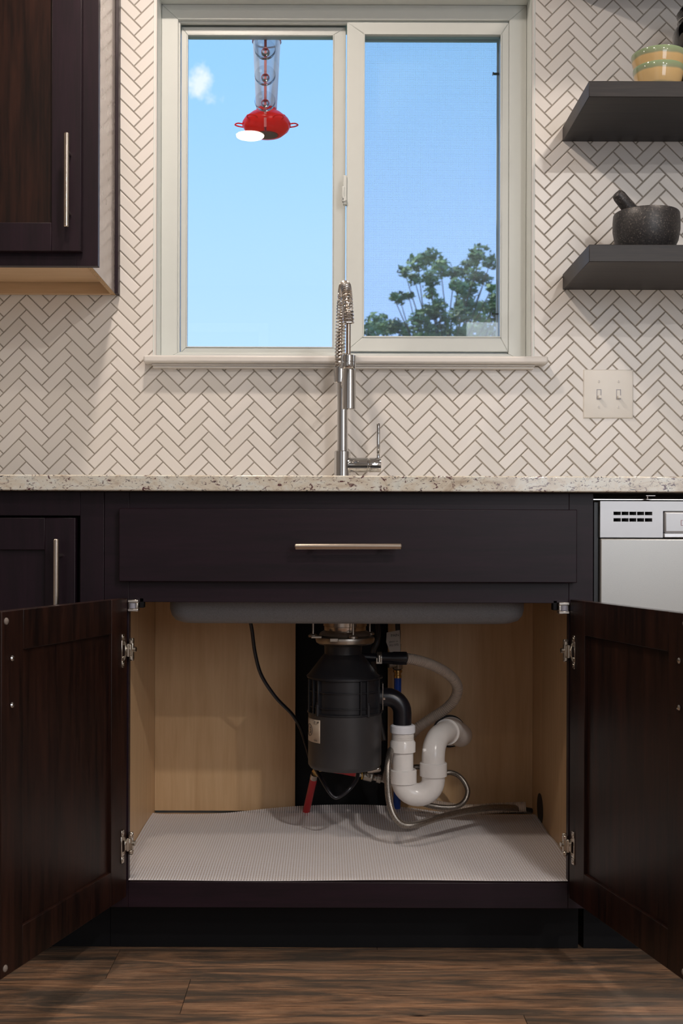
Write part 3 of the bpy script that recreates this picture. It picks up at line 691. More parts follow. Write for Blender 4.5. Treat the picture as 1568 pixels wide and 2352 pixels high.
# neighbouring base cabinet on the left, inset door
XN0 = -1.02
nb = empty('left_base_cabinet', (-0.71, 0.3, 0), 'dark closed base cabinet left of the sink cabinet, partly behind its open door', 'cabinet')
IX = P(184, 1250, 0).x; IZ1 = P(184, 1188, 0).z
MB().frame(XN0, CXL - 0.0008, FZ0, FZ1, 0.045, CXL - 0.0008 - IX, 0.048, FZ1 - IZ1, 0.0, 0.019).build('face_frame', 'espresso_v', nb, bevel=0.0008)
MB().box(XN0, XN0 + 0.012, 0.0195, 0.572, FZ0, FZ1).build('side_panel', 'espresso_v', nb)
MB().box(CXL - 0.0135, CXL - 0.0015, 0.0195, 0.572, FZ0, FZ1).build('side_panel', 'espresso_v', nb)
MB().box(XN0 + 0.0125, CXL - 0.014, 0.0195, 0.57, FZ0 + 0.01, FZ0 + 0.025).build('floor_panel', 'toe_black', nb)
MB().box(XN0 + 0.0125, CXL - 0.014, 0.04, 0.045, FZ0 + 0.026, FZ1 - 0.01).build('gap_shade_sheet', 'toe_black', nb)  # added black sheet, stands in for the shaded interior seen in the door gap
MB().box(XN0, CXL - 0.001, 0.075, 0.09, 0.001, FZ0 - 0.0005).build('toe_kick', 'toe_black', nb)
DX1 = P(173, 1250, -0.004).x; DZ1 = P(173, 1193, -0.004).z; z0 = FZ0 + 0.051
md = MB().frame(XN0 + 0.05, DX1, z0, DZ1, 0.06, 0.057, 0.06, 0.060, -0.004, 0.015).build('door', 'espresso_v', nb, bevel=0.001)
MB().box(XN0 + 0.10, DX1 - 0.055, 0.004, 0.010, z0 + 0.055, DZ1 - 0.058).build('door_panel', 'espresso_v', md)
a = P(129, 1242, -0.04); bar_handle('handle', (a.x, -0.04, a.z), (a.x, -0.04, a.z - 0.165), 0.0055, 0.036, md, 'nickel', inset=0.185)

# upper cabinet
uc = empty('upper_cabinet', (-0.75, 0.45, 1.37), 'dark espresso wall cabinet hanging at the upper left, beside the window', 'cabinet')
UY = 0.295; UZ0 = P(150, 614, UY).z; UXR = P(220, 300, UY).x; UXL = -1.10; UZ1 = 2.28
fr = MB().frame(UXL, UXR, UZ0, UZ1, 0.045, 0.045, 0.045, 0.045, UY, UY + 0.019).build('face_frame', 'espresso_v', uc, bevel=0.0008)
USX = -0.5035
MB().box(USX - 0.012, USX - 0.001, UY + 0.0195, 0.594, UZ0 + 0.001, UZ1).build('side_core', 'chipboard', uc)
MB().box(USX - 0.0009, USX, UY + 0.0195, 0.594, UZ0 + 0.001, UZ1).build('side_veneer', 'side_laminate', uc)
MB().box(USX + 0.0002, -0.4955, 0.570, 0.5975, UZ0 + 0.001, UZ1).build('scribe_strip', 'espresso_v', uc, bevel=0.0008)
MB().box(UXL, USX - 0.0125, UY + 0.0195, 0.575, UZ0 + 0.028, UZ0 + 0.040).build('bottom_panel', 'maple_h', uc)
MB().box(UXL, USX - 0.0125, 0.578, 0.594, UZ0 + 0.001, UZ1).build('back_rail', 'maple_h', uc)
MB().box(UXL, UXL + 0.012, UY + 0.0195, 0.575, UZ0 + 0.001, UZ1).build('side_panel', 'maple', uc)
UDX = P(181, 300, UY - 0.02).x; UDZ = P(100, 580, UY - 0.02).z
ud = MB().frame(UXL + 0.03, UDX, UDZ, UZ1 - 0.03, 0.062, UDX - P(113, 300, UY - 0.02).x, P(60, 515, UY - 0.02).z - UDZ, 0.062, UY - 0.0200, UY - 0.0008).build('door', 'espresso_v', uc, bevel=0.0012)
MB().box(UXL + 0.085, UDX - 0.055, UY - 0.012, UY - 0.006, UDZ + 0.055, UZ1 - 0.08).build('door_panel', 'espresso_in', ud)
a = P(147, 309, UY - 0.052); b_ = P(147, 525, UY - 0.052)
bar_handle('handle', (a.x, a.y, b_.z), (a.x, a.y, a.z), 0.0055, 0.031, ud, 'nickel', inset=0.18)

# ------------------------------------------------------------------ countertop with sink cut-out
SX0, SX1, SY0, SY1 = -0.288, 0.367, 0.085, 0.470
ct = MB(); CT0, CT1 = 0.8795, 0.9085; X0, X1, Y0, Y1 = -1.35, 1.55, -0.035, 0.5945
def rr_pts(x0, x1, y0, y1, r, n=5):
    out = []
    for cx, cy, a0 in ((x1 - r, y1 - r, 0), (x0 + r, y1 - r, 90), (x0 + r, y0 + r, 180), (x1 - r, y0 + r, 270)):
        for k in range(n + 1):
            a = math.radians(a0 + 90 * k / n); out.append((cx + r * math.cos(a), cy + r * math.sin(a)))
    return out
def matched_outer(inner, x0, x1, y0, y1):
    out = []; cx, cy = (SX0 + SX1) / 2, (SY0 + SY1) / 2; n = len(inner) // 4
    cor = [(x1, y1), (x0, y1), (x0, y0), (x1, y0)]
    return [cor[i // n] for i in range(len(inner))]
inner = rr_pts(SX0, SX1, SY0, SY1, 0.03)
n = len(inner) // 4
levels = []
for z in (CT1, CT0):
    iv = [ct.bm.verts.new((x, y, z)) for x, y in inner]
    ov = [ct.bm.verts.new((x, y, z)) for x, y in ((X1, Y1), (X0, Y1), (X0, Y0), (X1, Y0))]
    for q in range(4):
        seg = iv[q * n:(q + 1) * n]
        ct.bm.faces.new(seg + [ov[q]]) if z == CT1 else ct.bm.faces.new((seg + [ov[q]])[::-1])
        nx = iv[((q + 1) * n) % len(iv)]; f = [seg[-1], nx, ov[(q + 1) % 4], ov[q]]
        ct.bm.faces.new(f)
    levels.append((iv, ov))
for k in (0, 1):
    a, b_ = levels[0][k], levels[1][k]; m_ = len(a)
    for i in range(m_): ct.bm.faces.new((a[i], a[(i + 1) % m_], b_[(i + 1) % m_], b_[i]))
counter = ct.build('countertop', 'granite', bevel=0.005, seg=3)
tag(counter, 'long cream granite countertop with burgundy flecks under the tiled backsplash', 'countertop')

# sink bowl hanging under the counter
def bowl_rings(mb, specs):
    rings = []
    for x0, x1, y0, y1, r, z in specs: rings.append([mb.bm.verts.new((x, y, z)) for x, y in rr_pts(x0, x1, y0, y1, r)])
    return rings
sk = MB(); LX0, LX1 = P(387, 1400, 0.07).x, P(1209, 1400, 0.07).x; BZ = 0.6270
ri = []
for ins, z in ((0.0, CT0 - 0.001), (0.0, BZ + 0.028), (0.003, BZ + 0.016), (0.010, BZ + 0.006), (0.024, BZ), ):
    ri.append((LX0 + ins, LX1 - ins, 0.062 + ins, 0.500 - ins, 0.035, z))
outer = bowl_rings(sk, ri)
inn = bowl_rings(sk, [(LX0 + .030, LX1 - .030, 0.092, 0.470, 0.03, BZ + 0.010), (LX0 + .014, LX1 - .014, 0.076, 0.486, 0.035, BZ + 0.030), (LX0 + .010, LX1 - .010, 0.072, 0.49, 0.035, CT0 - 0.001)])
sk.loft([inn[0], inn[1], inn[2], outer[0], outer[1], outer[2], outer[3], outer[4]])
sink = sk.build('kitchen_sink', 'sink_grey'); tag(sink, 'grey composite sink bowl hanging under the counter, its underside showing in the open cabinet', 'sink')

# ------------------------------------------------------------------ faucet
FX, FYY = 0.036, 0.520
fa = empty('kitchen_faucet', (FX, FYY, CT1), 'tall chrome spring-neck kitchen faucet standing on the counter before the window', 'faucet')
def pz(py, y): return P(790, py, y).z
zb = pz(1035, FYY)
MB().lathe((FX, FYY, CT1 - 0.0005), [(0.0235, 0), (0.0235, 0.003), (0.0190, 0.004), (0.0190, zb - CT1 - 0.002), (0.0175, zb - CT1), (0.0133, zb - CT1 + 0.0005), (0.0133, zb - CT1 + 0.003)], 36).build('base', 'chrome', fa)
zt = pz(838, FYY)
MB().cyl((FX, FYY, zb + 0.002), (FX, FYY, zt), 0.0128, n=32).build('column', 'chrome', fa)
zv = pz(1068, FYY); xv = P(873, 1070, FYY).x
vb = MB().lathe((FX + 0.012, FYY - 0.004, zv), [(0.0165, 0), (0.0172, 0.004), (0.0172, 0.046), (0.0160, 0.0475), (0.0160, 0.050), (0.0172, 0.0515), (0.0172, xv - FX - 0.013), (0.0165, xv - FX - 0.012)], 32, (1, 0, 0)).build('valve_body', 'chrome', fa)
xl = P(867, 1000, FYY).x
MB().lathe((xl, FYY - 0.004, zv + 0.0165), [(0.0042, 0), (0.0036, 0.010), (0.0043, 0.012), (0.0043, 0.078), (0.0034, 0.080)], 16).build('lever', 'chrome', vb)
# neck arc: rises from the column, bends toward the room and slightly right
SPY, SPX = 0.315, P(797, 850, 0.315).x
ztop = P(796, 660, 0.42).z
arc = [(FX, FYY, zt - 0.004), (FX - 0.001, FYY, zt + 0.06), (FX - 0.0015, FYY, pz(720, FYY)), (FX, FYY - 0.012, pz(680, FYY))]
R_ = (FYY - SPY) / 2; cyc = (FYY + SPY) / 2; zc = ztop - R_ * 0.93
path = [Vector((FX - 0.006, FYY + 0.002, zt - 0.01)), Vector((FX - 0.006, FYY + 0.002, zt + 0.05)), Vector((FX - 0.006, FYY, zc - 0.05))]
for k in range(0, 13):
    a = PI * k / 12; f = k / 12
    path.append(Vector((FX - 0.006 + (SPX - FX + 0.006) * f, cyc + R_ * math.cos(a), zc + R_ * 0.93 * math.sin(a))))
zh = P(797, 815, SPY).z
path += [Vector((SPX, SPY, zc - 0.04)), Vector((SPX, SPY, zh))]
sp_ = resample(spline(path, 10), 0.002)
MB().tube(sp_, lambda f, i: 0.0050 if i % 2 else 0.0056, 12).build('inner_hose', 'nickel', fa)
# helical spring around the hose
zend = P(797, 745, SPY).z
coil = [p for p in sp_]
# cut the spring where it ends on the front leg
cut = len(coil)
for i, p in enumerate(coil):
    if i > len(coil) * 0.5 and p.z < zend: cut = i; break
coil = coil[:cut]
hp = []; L = 0; pitch = 0.0078; u = None; phi = 0
dense = resample(spline(coil[::6] + [coil[-1]], 24), 0.00055)
for i in range(len(dense) - 1):
    tvec = (dense[i + 1] - dense[i]).normalized()
    u = tvec.orthogonal().normalized() if u is None else (u - tvec * u.dot(tvec)).normalized()
    f = i / len(dense); pt = 0.0036 if f > 0.94 or f < 0.06 else pitch
    phi += 2 * PI * 0.00055 / pt
    hp.append(dense[i] + (u * math.cos(phi) + tvec.cross(u) * math.sin(phi)) * 0.0112)
MB().tube(hp, 0.0016, 6).build('spring', 'steel', fa)
# holder bracket and spray head
z1_, z0_ = P(797, 816, SPY).z, P(797, 848, SPY).z
hd = MB().lathe((SPX, SPY, z0_), [(0.0125, 0), (0.0138, 0.002), (0.0138, (z1_ - z0_) * 0.45), (0.0120, (z1_ - z0_) * 0.47), (0.0120, (z1_ - z0_) * 0.53), (0.0138, (z1_ - z0_) * 0.55), (0.0138, z1_ - z0_ - 0.001), (0.0125, z1_ - z0_)], 32)
hd.build('holder_collar', 'chrome', fa)
br = MB().tube([(FX, FYY, z0_ - 0.013), (FX + 0.001, FYY - 0.06, z0_ - 0.004), (SPX, SPY + 0.03, z0_ + 0.008), (SPX, SPY + 0.012, z0_ + 0.010)], 0.0050, 12)
for s_ in (-1, 1): br.tube(spline([(SPX + s_ * 0.0140, SPY - 0.006, z1_ - 0.001), (SPX + s_ * 0.0140, SPY - 0.006, z0_ + 0.001)], 2), 0.0022, 8)
br.build('holder_arm', 'chrome', fa)
MB().lathe((FX - 0.006, FYY, pz(880, FYY)), [(0.013, 0), (0.0145, 0.002), (0.0145, 0.036), (0.0130, 0.038)], 32).build('clamp_collar', 'chrome', fa)
zs0 = P(797, 940, SPY).z
MB().lathe((SPX + 0.002, SPY, zs0), [(0.012, 0.0), (0.0150, 0.001), (0.0152, 0.006), (0.0140, z0_ - zs0 - 0.002), (0.0125, z0_ - zs0)], 36).build('spray_head', 'chrome', fa)

# ------------------------------------------------------------------ dishwasher
DX0 = P(1378, 1300, -0.012).x; DX1_ = DX0 + 0.596
dw = empty('dishwasher', (DX0 + 0.3, 0.28, 0), 'stainless steel dishwasher at the right of the sink cabinet', 'dishwasher')
zt_ = P(1450, 1147, -0.012).z; zp = P(1450, 1231, -0.012).z
MB().box(DX0 - 0.008, DX1_, 0.045, 0.57, 0.105, zt_ - 0.004).build('tub', 'black_plastic', dw)
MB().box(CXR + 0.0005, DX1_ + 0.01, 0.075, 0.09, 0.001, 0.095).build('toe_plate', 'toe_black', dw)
# vented control panel: strips around the slots
vx0, vx1 = P(1408, 1180, -0.012).x, P(1497, 1180, -0.012).x
r1 = (P(1450, 1171, -0.012).z, P(1450, 1179, -0.012).z); r2 = (P(1450, 1186, -0.012).z, P(1450, 1194, -0.012).z)
hx0 = P(1523, 1200, -0.012).x
cp = MB(); y0, y1 = -0.012, 0.02
cp.box(DX0, vx0, y0, y1, zp + 0.0005, zt_); cp.box(vx0, vx1, y0, y1, r1[0], zt_); cp.box(vx0, vx1, y0, y1, r2[0], r1[1]); cp.box(vx0, vx1, y0, y1, zp + 0.0005, r2[1])
cp.box(vx1, hx0 - 0.001, y0, y1, zp + 0.0005, zt_)
hz1 = P(1540, 1170, -0.012).z
cp.box(hx0 - 0.001, DX1_, y0, y1, hz1 + 0.0008, zt_)
cp.build('control_panel', 'dishwasher_panel', dw)
for (za, zb2) in (r1, r2):
    for k in range(1, 5):
        x = vx0 + (vx1 - vx0) * k / 5; MB().box(x - 0.0007, x + 0.0007, y0, y1, zb2, za).build('vent_slat', 'dishwasher_panel', dw)
MB().box(vx0 - 0.002, vx1 + 0.002, 0.0205, 0.022, r2[1] - 0.002, r1[0] + 0.002).build('vent_backing', 'black_plastic', dw)
hp_ = MB().box(hx0 + 0.0006, DX1_ - 0.14, -0.0145, 0.02, P(1540, 1220, -0.012).z, hz1).build('handle_panel', 'dishwasher_panel', dw, bevel=0.004, seg=3)
MB().box(hx0 + 0.0006, DX1_ - 0.14, -0.0165, 0.02, zp + 0.0008, P(1540, 1220.5, -0.012).z).build('handle_lip', 'bright_strip', dw, bevel=0.001)
q = P(1563, 1196, -0.0145)
MB().mframe(q.x, q.x + 0.014, q.z - 0.005, q.z + 0.005, 0.0006, 0.0006, 0.0006, 0.0006, -0.0150, -0.0145).build('indicator_outline', 'ink_red', hp_)
MB().box(DX0, DX1_, -0.012, 0.044, 0.11, zp - 0.0012).build('door', 'dishwasher_steel', dw, bevel=0.003, seg=3)
MB().box(DX0 - 0.009, DX0 - 0.0012, -0.002, 0.044, 0.11, zt_ - 0.002).build('side_gasket', 'black_plastic', dw)
# mounting rail and bracket above
MB().box(DX0 - 0.010, DX1_, 0.012, 0.045, zt_ + 0.003, zt_ + 0.0048).build('top_strip', 'steel', dw)
br_ = MB(); q = P(1490, 1138, 0.0); br_.box(q.x - 0.008, q.x + 0.010, -0.006, 0.03, CT0 - 0.006, CT0 - 0.0045); br_.cyl((q.x - 0.003, 0.002, CT0 - 0.005), (q.x - 0.003, 0.002, zt_ + 0.0035), 0.0018, n=10)
br_.box(q.x - 0.007, q.x + 0.003, -0.004, 0.012, zt_ + 0.003, zt_ + 0.0045)
br_.build('mounting_bracket', 'steel', dw, bevel=0.0004)

# ------------------------------------------------------------------ floating shelves and what stands on them
def shelf(zt, zb, xl, yf, label):
    s_ = MB().box(xl, 1.30, yf, WY - 0.0015, zb, zt).build('floating_shelf', 'shelf_wood', bevel=0.0012)
    return tag(s_, label, 'shelf', 'floating wood shelves')
shA = shelf(1.7785, 1.7440, 0.5605, 0.32, 'upper dark wood floating shelf holding the striped bowls')
shC = shelf(2.135, 2.100, 0.5605, 0.32, 'topmost dark wood floating shelf above the bowls, just out of frame')
shB = shelf(1.4268, 1.3895, 0.5620, 0.32, 'lower dark wood floating shelf holding the stone mortar')
def bowl(cx, cy, z0, rt, hgt, label, wall_t=0.004):
    pr = [(rt * 0.50, 0), (rt * 0.58, 0.001), (rt * 0.70, hgt * 0.16), (rt * 0.81, hgt * 0.36), (rt * 0.905, hgt * 0.60), (rt * 0.965, hgt * 0.80), (rt, hgt - 0.003), (rt * 0.99, hgt),
          (rt - wall_t, hgt - 0.002), (rt * 0.955 - wall_t, hgt * 0.80), (rt * 0.89 - wall_t, hgt * 0.6), (rt * 0.78 - wall_t, hgt * 0.36), (rt * 0.5, 0.012), (0.001, 0.010)]
    o = MB().lathe((cx, cy, z0), pr, 56).build('bowl', 'bowl_glaze'); return tag(o, label, 'bowl', 'stacked striped bowls')
c0 = P(1505, 180, 0.43); BX = c0.x
zrim2 = P(1505, 97, 0.43 - 0.060).z; zrim1 = P(1505, 131, 0.43 - 0.057).z
bowl(BX, 0.43, shA.location.z + 0.0345, 0.0560, zrim1 - 1.7785, 'lower glazed bowl of the stack on the upper shelf, yellow with green rim')
bowl(BX, 0.43, zrim2 - (zrim1 - 1.7785) * 0.98, 0.0600, (zrim1 - 1.7785) * 0.98, 'top glazed bowl of the stack, its green rim widest and brightest')
# jar of coffee beans
JX, JY = P(1606, 100, 0.47).x, 0.47; JZ = 1.7785
jar = empty('glass_jar', (JX, JY, JZ), 'tall clear glass storage jar filled with coffee beans on the upper shelf', 'jar')
jr = 0.066
MB().lathe((JX, JY, JZ), [(jr - 0.004, 0), (jr, 0.004), (jr, 0.165), (jr - 0.004, 0.178), (jr - 0.013, 0.190), (jr - 0.013, 0.205), (jr - 0.010, 0.208), (jr - 0.015, 0.208), (jr - 0.016, 0.19), (jr - 0.007, 0.176), (jr - 0.003, 0.165), (jr - 0.003, 0.006), (0.001, 0.005)], 48).build('glass_body', 'jar_glass', jar)
MB().lathe((JX, JY, JZ + 0.2085), [(jr - 0.010, 0), (jr - 0.008, 0.004), (jr - 0.012, 0.012), (0.02, 0.018), (0.001, 0.019)], 40).build('lid', 'jar_glass', jar)
MB().tube([(JX + (jr - 0.011) * math.cos(a * PI / 12), JY + (jr - 0.011) * math.sin(a * PI / 12), JZ + 0.196) for a in range(24)], 0.0012, 6, closed=True).build('wire_bail', 'steel', jar)
bs = MB(); rb = jr - 0.0035
bs.lathe((JX, JY, JZ + 0.006), [(rb - 0.007, 0), (rb - 0.007, 0.148), (0.001, 0.150)], 24)
for i in range(1500):
    a = random.uniform(0, 2 * PI); z = random.uniform(0.004, 0.156); r0 = rb - random.uniform(0.004, 0.007)
    if i > 1250: r0 = rb * math.sqrt(random.random()) * 0.95; z = 0.152
    c = Vector((JX + r0 * math.cos(a), JY + r0 * math.sin(a), JZ + 0.006 + z))
    u = Vector((random.gauss(0, 1), random.gauss(0, 1), random.gauss(0, 1))).normalized(); v = u.orthogonal().normalized(); x = u.cross(v)
    rings = [bs.ring(c + u * (0.0046 * t_), v, x, rr_, rr_ * 0.8, 5) for t_, rr_ in ((-1, 0.0010), (-0.5, 0.0031), (0.5, 0.0031), (1, 0.0010))]
    bs.loft(rings)
tag(bs.build('coffee_beans', 'bean'), 'dark roasted coffee beans filling the glass jar on the upper shelf', 'coffee beans', kind='stuff')
# mortar and pestle
MY = 0.450; ql, qr = P(1404, 520, MY), P(1555, 520, MY); MX = (ql.x + qr.x) / 2; mr = (qr.x - ql.x) / 2; MZ = 1.4268; mh = P(1480, 465, MY - mr).z - MZ
pr = [(mr * 0.60, 0), (mr * 0.68, 0.004), (mr * 0.80, mh * 0.16), (mr * 0.94, mh * 0.38), (mr, mh * 0.62), (mr, mh * 0.82), (mr * 0.985, mh * 0.97), (mr * 0.96, mh), (mr * 0.84, mh), (mr * 0.80, mh * 0.94), (mr * 0.74, mh * 0.6), (mr * 0.55, mh * 0.32), (0.001, mh * 0.24)]
tag(MB().lathe((MX, MY, MZ), pr, 56).build('mortar', 'mortar_stone'), 'black speckled granite mortar standing on the lower shelf', 'mortar')
pa = P(1412, 441, MY - 0.03); pb = Vector((MX + 0.018, MY + 0.004, MZ + mh * 0.46))
dv = (pb - pa); Lp = dv.length
tag(MB().lathe(pa, [(0.0085, -0.002), (0.0125, 0.001), (0.0145, 0.008), (0.0150, 0.03), (0.0165, Lp * 0.6), (0.019, Lp * 0.9), (0.017, Lp * 0.97), (0.008, Lp)], 24, dv.normalized()).build('pestle', 'mortar_stone'),
    'dark granite pestle leaning left out of the mortar', 'pestle')

# switch plate
a, b_ = P(1337, 845, WY - 0.004), P(1452, 957, WY - 0.004)
sw = empty('light_switch', ((a.x + b_.x) / 2, WY - 0.002, b_.z), 'white double toggle light switch plate on the tiled wall right of the window', 'light switch')
cxs, czs = (a.x + b_.x) / 2, (a.z + b_.z) / 2; hw, hh = (b_.x - a.x) / 2, (a.z - b_.z) / 2
pm = MB(); yb = WY - 0.0013
ringz = []
for ins, y in ((0, yb), (0, yb - 0.002), (0.002, yb - 0.0045), (0.009, yb - 0.0062)):
    ringz.append([pm.bm.verts.new((cxs + sx_ * (hw - ins), y, czs + sz_ * (hh - ins))) for sx_, sz_ in ((-1, -1), (1, -1), (1, 1), (-1, 1))])
pm.loft(ringz); pm.build('cover_plate', 'switch_white', sw, bevel=0.0008)
for px_ in (1373, 1418):
    q = P(px_, 902, WY - 0.008); yf = yb - 0.0062
    tg = MB().frame(q.x - 0.0055, q.x + 0.0055, q.z - 0.012, q.z + 0.012, 0.0011, 0.0011, 0.0011, 0.0011, yf - 0.0006, yf + 0.0005).build('toggle_slot', 'plastic_grey', sw)
    tm = MB(); tm.prism([(q.x - 0.0038, q.z - 0.0105), (q.x + 0.0038, q.z - 0.0105), (q.x + 0.0038, q.z + 0.0105), (q.x - 0.0038, q.z + 0.0105)], yf - 0.0012, yf)
    tm.box(q.x - 0.0032, q.x + 0.0034, yf - 0.012, yf - 0.0012, q.z - 0.0100, q.z - 0.0035)
    tm.build('toggle', 'switch_white', sw, bevel=0.0007)
    for dz in (0.0305, -0.0305):
        so = MB().lathe((q.x, yf + 0.0002, q.z + dz), [(0.0036, 0), (0.0034, 0.0009), (0.002, 0.0013)], 18, (0, -1, 0)).build('screw', 'switch_white', sw)
        MB().box(q.x - 0.0004, q.x + 0.0004, yf - 0.0013, yf - 0.0009, q.z + dz - 0.003, q.z + dz + 0.003).build('screw_slot', 'plastic_grey', so)

# ------------------------------------------------------------------ hummingbird feeder hung on the outside of the glass
GY = FY + 0.046                                # outer face of the fixed pane
fy = GY + 0.075
fe = empty('hummingbird_feeder', (P(603, 285, fy).x, fy, P(603, 318, fy).z), 'red hummingbird feeder with clear bottle hanging outside the left pane', 'bird feeder')
cx = P(606, 285, fy).x
zb0, ztp = P(603, 311, fy).z, P(603, 257, fy).z; hgt = ztp - zb0; R_ = (P(661, 285, fy).x - P(549, 285, fy).x) / 2
MB().lathe((cx, fy, zb0), [(R_ * 0.45, 0.006), (R_ * 0.50, 0.0), (R_ * 0.66, 0.001), (R_ * 0.90, hgt * 0.22), (R_, hgt * 0.42), (R_ * 0.99, hgt * 0.50), (R_ * 0.90, hgt * 0.66), (R_ * 0.62, hgt * 0.90), (R_ * 0.42, hgt * 0.98), (R_ * 0.40, hgt * 1.12), (0.001, hgt * 1.13)], 48).build('base_dish', 'feeder_red', fe)
MB().cyl((cx, fy, zb0 - 0.001), (cx, fy, zb0 + 0.006), R_ * 0.46, n=40).build('bottom_disc', 'feeder_disc', fe)
for k in range(6):
    a = PI * k / 3; d = Vector((math.cos(a), math.sin(a), 0)); s_ = Vector((-math.sin(a), math.cos(a), 0)); c = Vector((cx, fy, zb0 + hgt * 0.40))
    MB().tube(spline([c + d * R_ * 0.94 + s_ * 0.012, c + d * (R_ + 0.010) + s_ * 0.011 + Vector((0, 0, 0.002)), c + d * (R_ + 0.018) + Vector((0, 0, 0.002)), c + d * (R_ + 0.010) - s_ * 0.011 + Vector((0, 0, 0.002)), c + d * R_ * 0.94 - s_ * 0.012], 6), 0.0018, 8).build('perch', 'feeder_red', fe)
for k in range(6):
    a = PI * k / 3 + PI / 6; d = Vector((math.cos(a), math.sin(a), 0)); c = Vector((cx, fy, zb0 + hgt * 0.66)) + d * R_ * 0.80
    MB().lathe(c - Vector((0, 0, 0.003)), [(0.007, 0), (0.006, 0.005), (0.002, 0.007)], 14).build('feeding_port', 'feeder_red', fe)
zn, zt2 = P(606, 250, fy).z, P(606, 40, fy).z
rt0, rt1 = 24 * (fy - CAM_Y) / F, 33.5 * (fy - CAM_Y) / F
MB().lathe((cx, fy, zn - 0.004), [(rt0 * 0.9, 0), (rt0, 0.004), (rt1, zt2 - zn - 0.02), (rt1 * 0.8, zt2 - zn - 0.006), (0.002, zt2 - zn)], 40).build('bottle', 'clear_plastic', fe)
zr = P(606, 98, fy).z; rr_ = rt0 + (rt1 - rt0) * (zr - zn) / (zt2 - zn) + 0.0015
MB().lathe((cx, fy, zr), [(rr_, 0), (rr_ + 0.0015, 0), (rr_ + 0.0015, 0.004), (rr_, 0.004)], 40, caps=False).build('bottle_ring', 'feeder_strap', fe)
sx_ = P(603, 200, GY + 0.016).x; ys = GY + 0.014
st_ = MB()
zA, zB = P(603, 30, ys).z, P(603, 292, ys).z
st_.box(sx_ - 0.0032, sx_ + 0.0032, ys, ys + 0.003, zB, zA)
cups = [P(603, y, ys).z for y in (120, 179, 238)]
for z in cups: st_.tube([(sx_ + 0.0085 * math.cos(a * PI / 10), ys + 0.0015, z + 0.0085 * math.sin(a * PI / 10)) for a in range(20)], 0.0024, 8, closed=True)
st_.tube(spline([(sx_, ys + 0.002, zr + 0.002), (sx_, ys + 0.012, zr + 0.002), (cx, fy - rr_ - 0.001, zr + 0.002)], 4), 0.002, 8)
st_.tube(spline([(sx_, ys + 0.002, zB + 0.001), (sx_, ys + 0.015, zB - 0.006), (cx, fy - R_ * 0.85, zb0 + 0.008)], 4), 0.0026, 8)
st_.build('strap', 'feeder_strap', fe)
for z in cups:
    MB().lathe((sx_, GY + 0.0006, z), [(0.0262, 0), (0.0250, 0.0012), (0.018, 0.0035), (0.008, 0.006), (0.0062, 0.008), (0.0062, 0.016), (0.0045, 0.0175)], 32, (0, 1, 0)).build('suction_cup', 'cup_plastic', fe)

# ------------------------------------------------------------------ under the sink
DY = 0.29
DXc = P(794, 1600, DY).x; k_ = (DY - CAM_Y) / F
def dz(py): return P(794, py, DY).z
dsp = empty('garbage_disposal', (DXc, DY, dz(1768)), 'dark grey garbage disposal unit hanging under the sink, with a cream rating label', 'garbage disposal')
rb = 84 * k_; z0 = dz(1760)
MB().lathe((DXc, DY, z0), [(rb * 0.55, 0), (rb * 0.94, 0), (rb * 0.995, 0.006), (rb, 0.010), (rb, dz(1636) - z0)], 64).build('motor_housing', 'disposer_grey', dsp)
MB().lathe((DXc, DY, z0 - 0.006), [(rb * 0.52, 0), (rb * 0.54, 0.0065)], 40).build('bottom_plate', 'zinc', dsp)
zA, zB = dz(1636), dz(1552)
gh = MB().lathe((DXc, DY, zA), [(rb * 1.00, 0), (rb * 1.03, 0.0015), (rb * 1.03, 0.004), (rb * 0.955, 0.006), (rb * 0.95, zB - zA - 0.005), (rb * 1.03, zB - zA - 0.003), (rb * 1.03, zB - zA)], 64)
for py in (1572, 1602 - 12, 1622):
    z = dz(py)
for z in (dz(1583), dz(1618)):
    gh.lathe((DXc, DY, z), [(rb * 0.95, -0.0016), (rb * 1.0, -0.0008), (rb * 1.0, 0.0008), (rb * 0.95, 0.0016)], 64, caps=False)
grind = gh.build('grind_chamber', 'disposer_black', dsp)
for deg in (-90 - 58, -90 - 46, -90 + 24, -90 + 36, -90 + 64, -90 - 76, 20, 60, 100, 140):
    a = math.radians(deg); d = Vector((math.cos(a), math.sin(a), 0)); s_ = Vector((-math.sin(a), math.cos(a), 0)); c = Vector((DXc, DY, 0))
    rm = MB(); vs = []
    pts = [c + d * (rb * r_) + s_ * (0.0018 * q) + Vector((0, 0, z)) for r_ in (0.94, 1.03) for q in (-1, 1) for z in (zA + 0.004, zB - 0.004)]
    vs = [rm.bm.verts.new(p) for p in pts]
    for f in ((0, 1, 3, 2), (4, 6, 7, 5), (0, 4, 5, 1), (2, 3, 7, 6), (0, 2, 6, 4), (1, 5, 7, 3)): rm.bm.faces.new([vs[i] for i in f])
    rm.build('rib', 'disposer_black', dsp, bevel=0.0005, seg=1)
for px_ in (731, 849):
    q = P(px_, 1624, DY - rb); dx_ = q.x - DXc; yy = DY - math.sqrt(max((rb * 1.0) ** 2 - dx_ ** 2, 0))
    MB().cyl((q.x, yy - 0.001, dz(1636)), (q.x, yy - 0.001, dz(1610)), 0.0042, n=14).cyl((q.x, yy - 0.001, dz(1611)), (q.x, yy - 0.001, dz(1605)), 0.0024, n=12).build('housing_bolt', 'disposer_black', dsp)
zC, zD = dz(1503), dz(1481)
MB().lathe((DXc - 0.004, DY, zB), [(rb * 1.0, 0), (rb * 1.0, 0.001), (rb * 0.93, 0.006), (46 * k_, zC - zB), (43 * k_, zC - zB + 0.002), (43 * k_, zD - zB - 0.004), (44.5 * k_, zD - zB)], 64).build('upper_housing', 'disposer_black', dsp)
zE, zF, zG = dz(1479), dz(1463), dz(1437)
